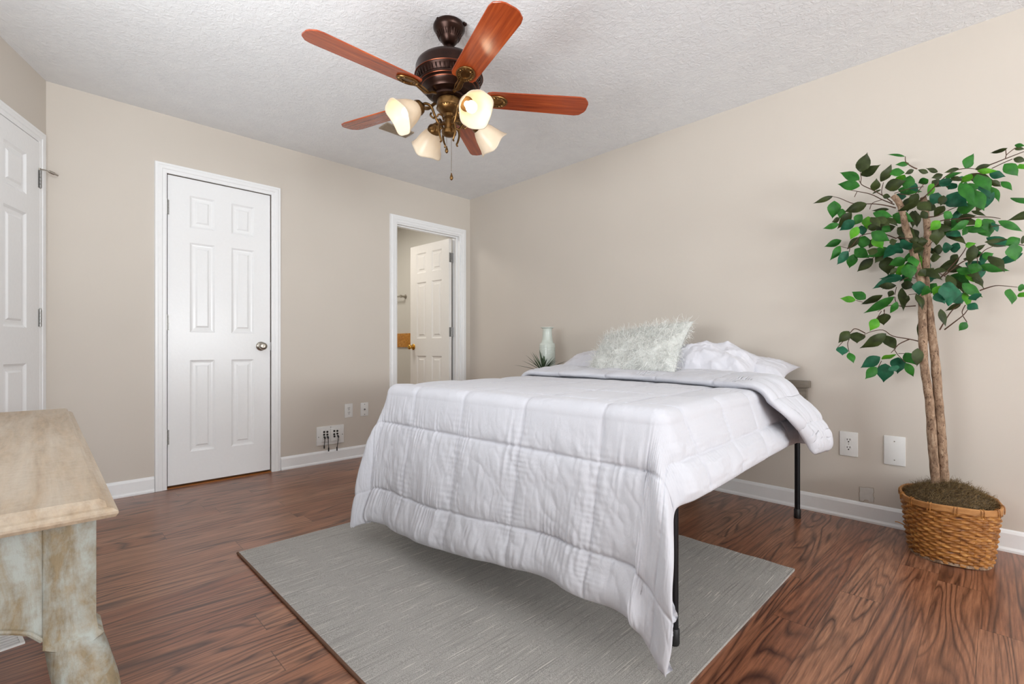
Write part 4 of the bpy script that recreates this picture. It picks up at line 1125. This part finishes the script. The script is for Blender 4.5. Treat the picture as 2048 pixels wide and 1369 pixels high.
def oval(rx, ry, z, n=60):
    out = []
    for i in range(n + 1):
        a = 2 * PI * i / n
        c, s = math.cos(a), math.sin(a)
        out.append((rx * math.copysign(abs(c) ** ex, c), ry * math.copysign(abs(s) ** ex, s), z + .003 * math.sin(3 * a)))
    return out
def band(rx, ry, z0, z1, th, n=96):
    bm = bmesh.new(); prev = None
    secs = [(0, z0), (th, z0 + .002), (th, z1 - .003), (th * .4, z1), (-th * .4, z1), (-th, z1 - .003), (-th, z0 + .002)]
    rings = []
    for i in range(n):
        a = 2 * PI * i / n
        c, s = math.cos(a), math.sin(a)
        c = math.copysign(abs(c) ** ex, c); s = math.copysign(abs(s) ** ex, s)
        rings.append([bm.verts.new(((rx + d) * c, (ry + d) * s, z + .003 * math.sin(3 * a))) for d, z in secs])
    m = len(secs)
    for i in range(n):
        for k in range(m):
            bm.faces.new((rings[i][k], rings[(i + 1) % n][k], rings[(i + 1) % n][(k + 1) % m], rings[i][(k + 1) % m]))
    return bm
rm = obj('rim', band(.166, .196, BH - .022, BH + .004, .005), M['bamboo'], bk)
for k in range(14):
    bm = bmesh.new()
    a = 2 * PI * (k + .5) / 14
    c, s = math.cos(a), math.sin(a)
    c = math.copysign(abs(c) ** ex, c); s = math.copysign(abs(s) ** ex, s)
    for off in (-.006, .004):
        tx, ty = -s, c
        px, py = .166 * c + tx * off, .196 * s + ty * off
        tube(bm, [(px + .007 * c, py + .007 * s, BH - .030), (px + .0075 * c, py + .0075 * s, BH - .004), (px, py, BH + .007), (px - .007 * c, py - .007 * s, BH - .004)], .0016, 6, 3)
    obj('lashing', bm, M['wicker'], rm)
obj('foot_ring', band(.137, .174, 0, .013, .005), M['bark'], bk)
bm = bmesh.new()
for k in range(stakes):
    a = 2 * PI * k / stakes
    c, s = math.cos(a), math.sin(a)
    c = math.copysign(abs(c) ** ex, c); s = math.copysign(abs(s) ** ex, s)
    tube(bm, [(.1375 * c, .1745 * s, .006), (.150 * c, .185 * s, BH * .5), (.161 * c, .191 * s, BH - .02)], .0024, 6, 2)
obj('stakes', bm, M['wicker'], bk)
bm = bmesh.new(); tube(bm, [(-.150, .02, .085), (-.172, .03, .092), (-.185, .036, .090)], .0022, 6, 3)
obj('loose_cane', bm, M['wicker'], bk)

# ================================================================== artificial ficus
tree = empty('ficus_tree', (BX, BY, 0)); tag(tree, 'artificial ficus tree with twin trunks and green leaves against the right wall', 'tree')
TO = Vector((BX, BY, 0))
rng = random.Random(3)
for k, tr in enumerate(TRUNK_MM):
    pts = [Vector(p) / 1000 - TO for p in tr]
    pts = [pts[0] - Vector((0, 0, .16))] + pts
    bm = bmesh.new()
    ph = rng.random() * 6
    tube(bm, pts, (lambda t: .0180 - .0055 * t) if k == 0 else (lambda t: .0190 - .007 * t), 14, 8, True,
         lambda t, an: 1 + .05 * math.sin(an * 3 + t * 40 + ph) + .05 * math.sin(t * 170 + ph + math.sin(an)) + .10 * max(0, math.sin(t * 31 + ph)) ** 8)
    obj('trunk', bm, M['bark'], tree)
for b in TWIG_MM:
    bm = bmesh.new()
    pts = [Vector(p) / 1000 - TO for p in b]
    tube(bm, pts, (lambda t: .0030 - .0016 * t) if len(pts) > 3 else .0016, 6, 4)
    obj('branch', bm, M['twig'], tree)
bm = bmesh.new()
def ficus_leaf(bm, b, t, W, mi, rng):
    b, t = Vector(b), Vector(t)
    t = b + (t - b) * 1.06
    ax = t - b
    L = ax.length
    if L < 1e-4: return
    view = Vector((.55, -.80, -.12)) + Vector((rng.uniform(-.3, .3), rng.uniform(-.2, .2), rng.uniform(-.3, .35)))
    d = ax / L
    nrm = (view - d * view.dot(d)).normalized()
    side = d.cross(nrm)
    prev = None
    droop = rng.uniform(.02, .16) * L
    fold = rng.uniform(.08, .35)
    wavy = rng.uniform(0, .05) * W
    ph = rng.uniform(0, 6)
    sh = [(0, .03), (.08, .42), (.2, .80), (.34, .99), (.48, .98), (.62, .78), (.75, .50), (.85, .25), (.93, .09), (1, .01)]
    for k, (s, w_) in enumerate(sh):
        c = b + ax * s + nrm * (droop * math.sin(PI * s)) 
        hw = W / 2 * w_
        e = nrm * (-fold * hw)
        wv = nrm * wavy * math.sin(ph + s * 14)
        cur = [bm.verts.new(c - side * hw + e + wv), bm.verts.new(c - side * hw * .5 + e * .4), bm.verts.new(c), bm.verts.new(c + side * hw * .5 + e * .4), bm.verts.new(c + side * hw + e - wv)]
        if prev:
            for q in range(4):
                f = bm.faces.new((prev[q], prev[q + 1], cur[q + 1], cur[q])); f.material_index = mi; f.smooth = True
        prev = cur
for i in range(0, len(LEAF_MM), 8):
    v = LEAF_MM[i:i + 8]
    ficus_leaf(bm, Vector(v[0:3]) / 1000 - TO, Vector(v[3:6]) / 1000 - TO, v[6] / 1000 * 1.34, v[7], rng)
erng = random.Random(21)
for i in range(62):     # the darker inner leaves crowding the two trunks
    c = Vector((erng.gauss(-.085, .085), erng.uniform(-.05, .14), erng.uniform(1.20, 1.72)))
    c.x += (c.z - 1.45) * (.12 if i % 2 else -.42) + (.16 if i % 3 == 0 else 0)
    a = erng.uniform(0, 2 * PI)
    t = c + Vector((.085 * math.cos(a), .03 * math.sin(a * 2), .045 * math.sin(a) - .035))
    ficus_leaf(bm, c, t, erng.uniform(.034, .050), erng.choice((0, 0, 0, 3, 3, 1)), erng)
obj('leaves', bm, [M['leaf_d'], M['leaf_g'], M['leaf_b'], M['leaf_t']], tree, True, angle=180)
# moss mound
n1, n2 = 40, 12
bm = bmesh.new()
prev = None
for j in range(n2 + 1):
    t = j / n2
    ring = []
    for i in range(n1):
        a = 2 * PI * i / n1 + R_(10)
        h = .240 + .068 * (1 - t ** 2.2) + .010 * math.sin(i * 1.7 + j * 2.3) * (1 - t) + .006 * rng.uniform(-1, 1)
        ring.append(bm.verts.new((.150 * t * math.cos(a), .180 * t * math.sin(a), h)) if j else None)
    if j == 0:
        c0 = bm.verts.new((0, 0, .308))
    elif j == 1:
        for i in range(n1): bm.faces.new((c0, ring[i], ring[(i + 1) % n1]))
    else:
        for i in range(n1): bm.faces.new((prev[i], ring[i], ring[(i + 1) % n1], prev[(i + 1) % n1]))
    prev = ring
mo = obj('moss', bm, M['mossbase'], tree)
tag(strands('moss_strands', mo.data, 5200, 0.036, 0.0016, M['moss'], mo, rng, 0.32, 0.62), kind='stuff')

# ================================================================== ceiling fan
FX, FY = 1.983, -1.757
fan = empty('ceiling_fan', (FX, FY, H)); tag(fan, 'five blade wooden ceiling fan with four glowing frosted shades', 'ceiling fan')
fz = lambda z: z - H
def fpart(name, prof, mat, n=48, mod=None, parent=fan):
    return obj(name, lathe([(r, fz(z)) for r, z in prof], n, None, None, mod), mat, parent)
cn_ = fpart('canopy', [(.0, 2.44), (.070, 2.44), (.074, 2.432), (.074, 2.420), (.068, 2.410), (.056, 2.395), (.050, 2.388), (.046, 2.375), (.030, 2.352), (.022, 2.346), (0, 2.346)], M['bronze'])
bm = bmesh.new()
for k in range(26):
    a = 2 * PI * k / 26
    tube(bm, [(.058 * math.cos(a), .058 * math.sin(a), fz(2.397)), (.047 * math.cos(a), .047 * math.sin(a), fz(2.376))], .003, 6, 1)
obj('fluting', bm, M['bronze'], cn_)
for k in range(3):
    a = 2 * PI * k / 3 + .6
    bm = bmesh.new()
    box(bm, (.068 * math.cos(a) - .006, .068 * math.sin(a) - .006, fz(2.43)), (.078 * math.cos(a) + .006, .078 * math.sin(a) + .006, fz(2.44)), .001)
    obj('bracket_lug', bm, M['bronze'], cn_)
fpart('downrod', [(.0, 2.35), (.0135, 2.35), (.0135, 2.25), (0, 2.25)], M['bronze'], 20)
mo_ = fpart('motor_housing', [(0, 2.268), (.030, 2.268), (.06, 2.262), (.118, 2.262), (.138, 2.256), (.150, 2.244), (.1555, 2.228), (.1560, 2.196), (.1575, 2.190), (.1550, 2.184), (.1500, 2.180), (.1420, 2.160), (.1440, 2.156), (.1420, 2.150), (.1280, 2.142), (.1240, 2.130), (.1120, 2.122), (.1060, 2.110), (.090, 2.104), (.060, 2.100), (0, 2.100)], M['bronze'], 64)
bm = bmesh.new()
for k in range(48):
    a = 2 * PI * k / 48
    tube(bm, [(.1505 * math.cos(a), .1505 * math.sin(a), fz(2.181)), (.1475 * math.cos(a), .1475 * math.sin(a), fz(2.168)), (.1430 * math.cos(a), .1430 * math.sin(a), fz(2.160))], .0034, 6, 2)
obj('ribbing', bm, M['bronze'], mo_)
bm = bmesh.new()
for k in range(22):
    a = 2 * PI * k / 22
    tube(bm, [(.110 * math.cos(a + .8 * s_), (.110) * math.sin(a + .8 * s_), fz(2.262 + .006 * math.sin(PI * s_ * 4))) for s_ in (0, .1, .2, .3)], .004, 6, 2)
obj('scroll_band', bm, M['bronze'], mo_)
bm = bmesh.new()
for (r, z) in ((.1385, 2.148), (.1265, 2.138), (.1585, 2.190)):
    tube(bm, [(r * math.cos(2 * PI * i / 64), r * math.sin(2 * PI * i / 64), fz(z)) for i in range(65)], .0022, 6, 1, False)
obj('beading', bm, plain('worn_copper_edge', srgb(120, 62, 40), .3, .8, .2, 30), mo_)
fpart('flywheel', [(0, 2.104), (.078, 2.104), (.080, 2.098), (.078, 2.090), (.05, 2.086), (0, 2.086)], M['bronze'], 40)
sw = fpart('switch_housing', [(0, 2.09), (.048, 2.09), (.056, 2.084), (.058, 2.060), (.056, 2.052), (.058, 2.048), (.055, 2.040), (.046, 2.030), (.036, 2.022), (.026, 2.018), (.024, 2.006), (.030, 2.000), (.022, 1.994), (.0245, 1.986), (.0245, 1.948), (.034, 1.944), (.036, 1.938), (.033, 1.926), (.020, 1.918), (.006, 1.914), (0, 1.914)], M['antique'], 40)
bm = bmesh.new()
for k in range(30):
    a = 2 * PI * k / 30
    bmesh.ops.create_icosphere(bm, subdivisions=1, radius=.0042, matrix=Matrix.Translation((.0565 * math.cos(a), .0565 * math.sin(a), fz(2.046))))
obj('bead_ring', bm, M['antique'], sw)
# blades
def blade_bm():
    bm = bmesh.new()
    pl = [(.175, -.040), (.182, -.050), (.20, -.056), (.62, -.066), (.645, -.060), (.665, -.036), (.670, -.020), (.670, .020), (.665, .036), (.645, .060), (.62, .066), (.20, .056), (.182, .050), (.175, .040)]
    prism(bm, pl, 2, -.003, .003)
    bmesh.ops.bevel(bm, geom=[e for e in bm.edges], offset=.0012, segments=1, affect='EDGES')
    return bm
def iron_bm():
    bm = bmesh.new()
    # oval medallion with scrolled rim
    for rr, th in ((1.0, .0042), (.80, .003), (.62, .0036)):
        tube(bm, [(.223 + .050 * rr * math.cos(2 * PI * i / 36), .036 * rr * math.sin(2 * PI * i / 36), -.007) for i in range(37)], th, 7, 1, False)
    for i in range(18):
        a = 2 * PI * i / 18
        tube(bm, [(.223 + .050 * math.cos(a), .036 * math.sin(a), -.007), (.223 + .040 * math.cos(a + .22), .029 * math.sin(a + .22), -.010), (.223 + .031 * math.cos(a), .0223 * math.sin(a), -.007)], .0026, 6, 2)
    prism(bm, [(.223 + .048 * math.cos(2 * PI * i / 28), .034 * math.sin(2 * PI * i / 28)) for i in range(28)], 2, -.0068, -.0032)
    return bm
def arm_bm():
    bm = bmesh.new()
    tube(bm, [(.060, 0, -.004), (.095, 0, -.012), (.125, 0, -.024), (.155, 0, -.018), (.185, 0, -.008)], lambda t: .0085 - .003 * t, 10, 4, True, lambda t, a: 1 + .25 * math.cos(2 * a))
    tube(bm, [(.10, 0, -.012), (.118, .010, -.020), (.140, .014, -.016), (.165, .012, -.009), (.190, .024, -.007)], .0036, 7, 4)
    tube(bm, [(.10, 0, -.012), (.118, -.010, -.020), (.140, -.014, -.016), (.165, -.012, -.009), (.190, -.024, -.007)], .0036, 7, 4)
    return bm
me_b = me_i = me_a = None
for k in range(5):
    a = R_(-163 + 72 * k + .5)
    Mx = Matrix.Rotation(a, 4, 'Z') @ Matrix.Rotation(R_(BLADE_PITCH), 4, 'X')
    if me_b is None:
        ob = obj('blade', blade_bm(), M['blade'], fan, True, None, None, 30)
        oi = obj('blade_medallion', iron_bm(), M['antique'], ob); oa = obj('blade_arm', arm_bm(), M['antique'], ob)
        me_b, me_i, me_a = ob, oi, oa
    else:
        ob = me_b.copy(); C.objects.link(ob); ob.parent = fan
        for ch in (me_i, me_a):
            c2 = ch.copy(); C.objects.link(c2); c2.parent = ob
    ob.matrix_basis = Matrix.Translation((0, 0, fz(2.102))) @ Mx
# light kit: four arms, each with a socket cup, a bell shade and a bulb
TILT = R_(54)
def shade_bm():
    bm = bmesh.new()
    prof = [(.028, 0), (.034, -.006), (.043, -.020), (.053, -.042), (.060, -.064), (.066, -.086), (.074, -.104), (.079, -.110)]
    inner = [(r - .0030, z) for r, z in prof[::-1]]
    n = 48
    rings = []
    full = prof + inner
    for (r, z) in full:
        e = min(1, max(0, (-z - .05) / .054)) ** 1.5
        rings.append([bm.verts.new((r * (1 + .065 * e * max(0, math.cos(4 * (2 * PI * i / n)))) * math.cos(2 * PI * i / n), r * (1 + .065 * e * max(0, math.cos(4 * (2 * PI * i / n)))) * math.sin(2 * PI * i / n), z - .006 * e * math.cos(4 * (2 * PI * i / n)))) for i in range(n)])
    for a, b in zip(rings, rings[1:]):
        for i in range(n):
            bm.faces.new((a[i], a[(i + 1) % n], b[(i + 1) % n], b[i]))
    for i in range(n):
        bm.faces.new((rings[-1][i], rings[-1][(i + 1) % n], rings[0][(i + 1) % n], rings[0][i]))
    return bm
proto = None
for k in range(4):
    a = R_(45.56 - 55 + 90 * k)
    hold = Matrix.Rotation(a, 4, 'Z')
    if proto is None:
        bm = bmesh.new()
        tube(bm, [(.024, 0, fz(1.970)), (.050, 0, fz(1.962)), (.072, 0, fz(1.990)), (.092, 0, fz(2.030)), (.122, 0, fz(2.036)), (.148, 0, fz(2.012))], .0062, 10, 6)
        tube(bm, [(.050, 0, fz(1.962)), (.056, .004, fz(1.935)), (.048, .002, fz(1.905)), (.040, 0, fz(1.888)), (.046, 0, fz(1.880))], lambda t: .0058 - .002 * t, 8, 5)
        tube(bm, [(.072, 0, fz(1.990)), (.084, .006, fz(1.978)), (.096, 0, fz(1.990)), (.090, -.004, fz(2.004))], .0042, 8, 5)
        tube(bm, [(.030, 0, fz(1.985)), (.040, .008, fz(2.000)), (.056, .004, fz(2.004)), (.062, 0, fz(1.992))], .0040, 8, 5)
        arm = obj('light_arm', bm, M['antique'], fan)
        LM = Matrix.Translation((.150, 0, fz(2.012))) @ Matrix.Rotation(-TILT, 4, 'Y')
        cup = obj('socket_cup', lathe([(0, .022), (.012, .022), (.018, .014), (.030, .004), (.034, -.008), (.033, -.020), (.030, -.022), (0, -.018)], 28, None, LM), M['antique'], arm)
        shd = obj('glass_shade', shade_bm(), M['shade'], arm, True, None, None, 180)
        shd.matrix_basis = LM @ Matrix.Translation((0, 0, -.014)) @ Matrix.Rotation(R_(45), 4, 'Z')
        blb = obj('bulb', lathe([(0, -.018), (.013, -.018), (.014, -.035), (.020, -.050), (.0255, -.066), (.0245, -.080), (.017, -.091), (.008, -.0955), (0, -.097)], 24, None, LM), M['bulb'], arm)
        proto = (arm, cup, shd, blb)
        na_ = arm
    else:
        na_ = proto[0].copy(); C.objects.link(na_); na_.parent = fan
        for ch in proto[1:]:
            c2 = ch.copy(); C.objects.link(c2); c2.parent = na_
    na_.matrix_basis = hold
    ld = bpy.data.lights.new('bulb_light', 'POINT'); ld.energy = 0.15; ld.color = (1.0, .80, .55); ld.shadow_soft_size = .024
    lo = bpy.data.objects.new('bulb_light', ld); C.objects.link(lo)
    pp = Vector((FX, FY, H)) + (hold @ LM @ Vector((0, 0, -.112)))
    lo.location = pp
for x, y, z1, nm in ((-.006, -.010, 1.872, 'pull_chain'), (.010, .006, 1.745, 'pull_chain')):
    bm = bmesh.new()
    n = int((1.915 - z1) / .0046)
    for k in range(n):
        bmesh.ops.create_icosphere(bm, subdivisions=1, radius=.0017, matrix=Matrix.Translation((x, y, fz(1.915 - k * .0046))))
    ch = obj(nm, bm, M['antique'], fan)
    bm = lathe([(0, 0), (.002, -.001), (.003, -.006), (.0075, -.020), (.0082, -.026), (.006, -.032), (.0015, -.036), (0, -.036)], 16, None, Matrix.Translation((x, y, fz(z1))))
    obj('chain_fob', bm, M['antique'], ch)
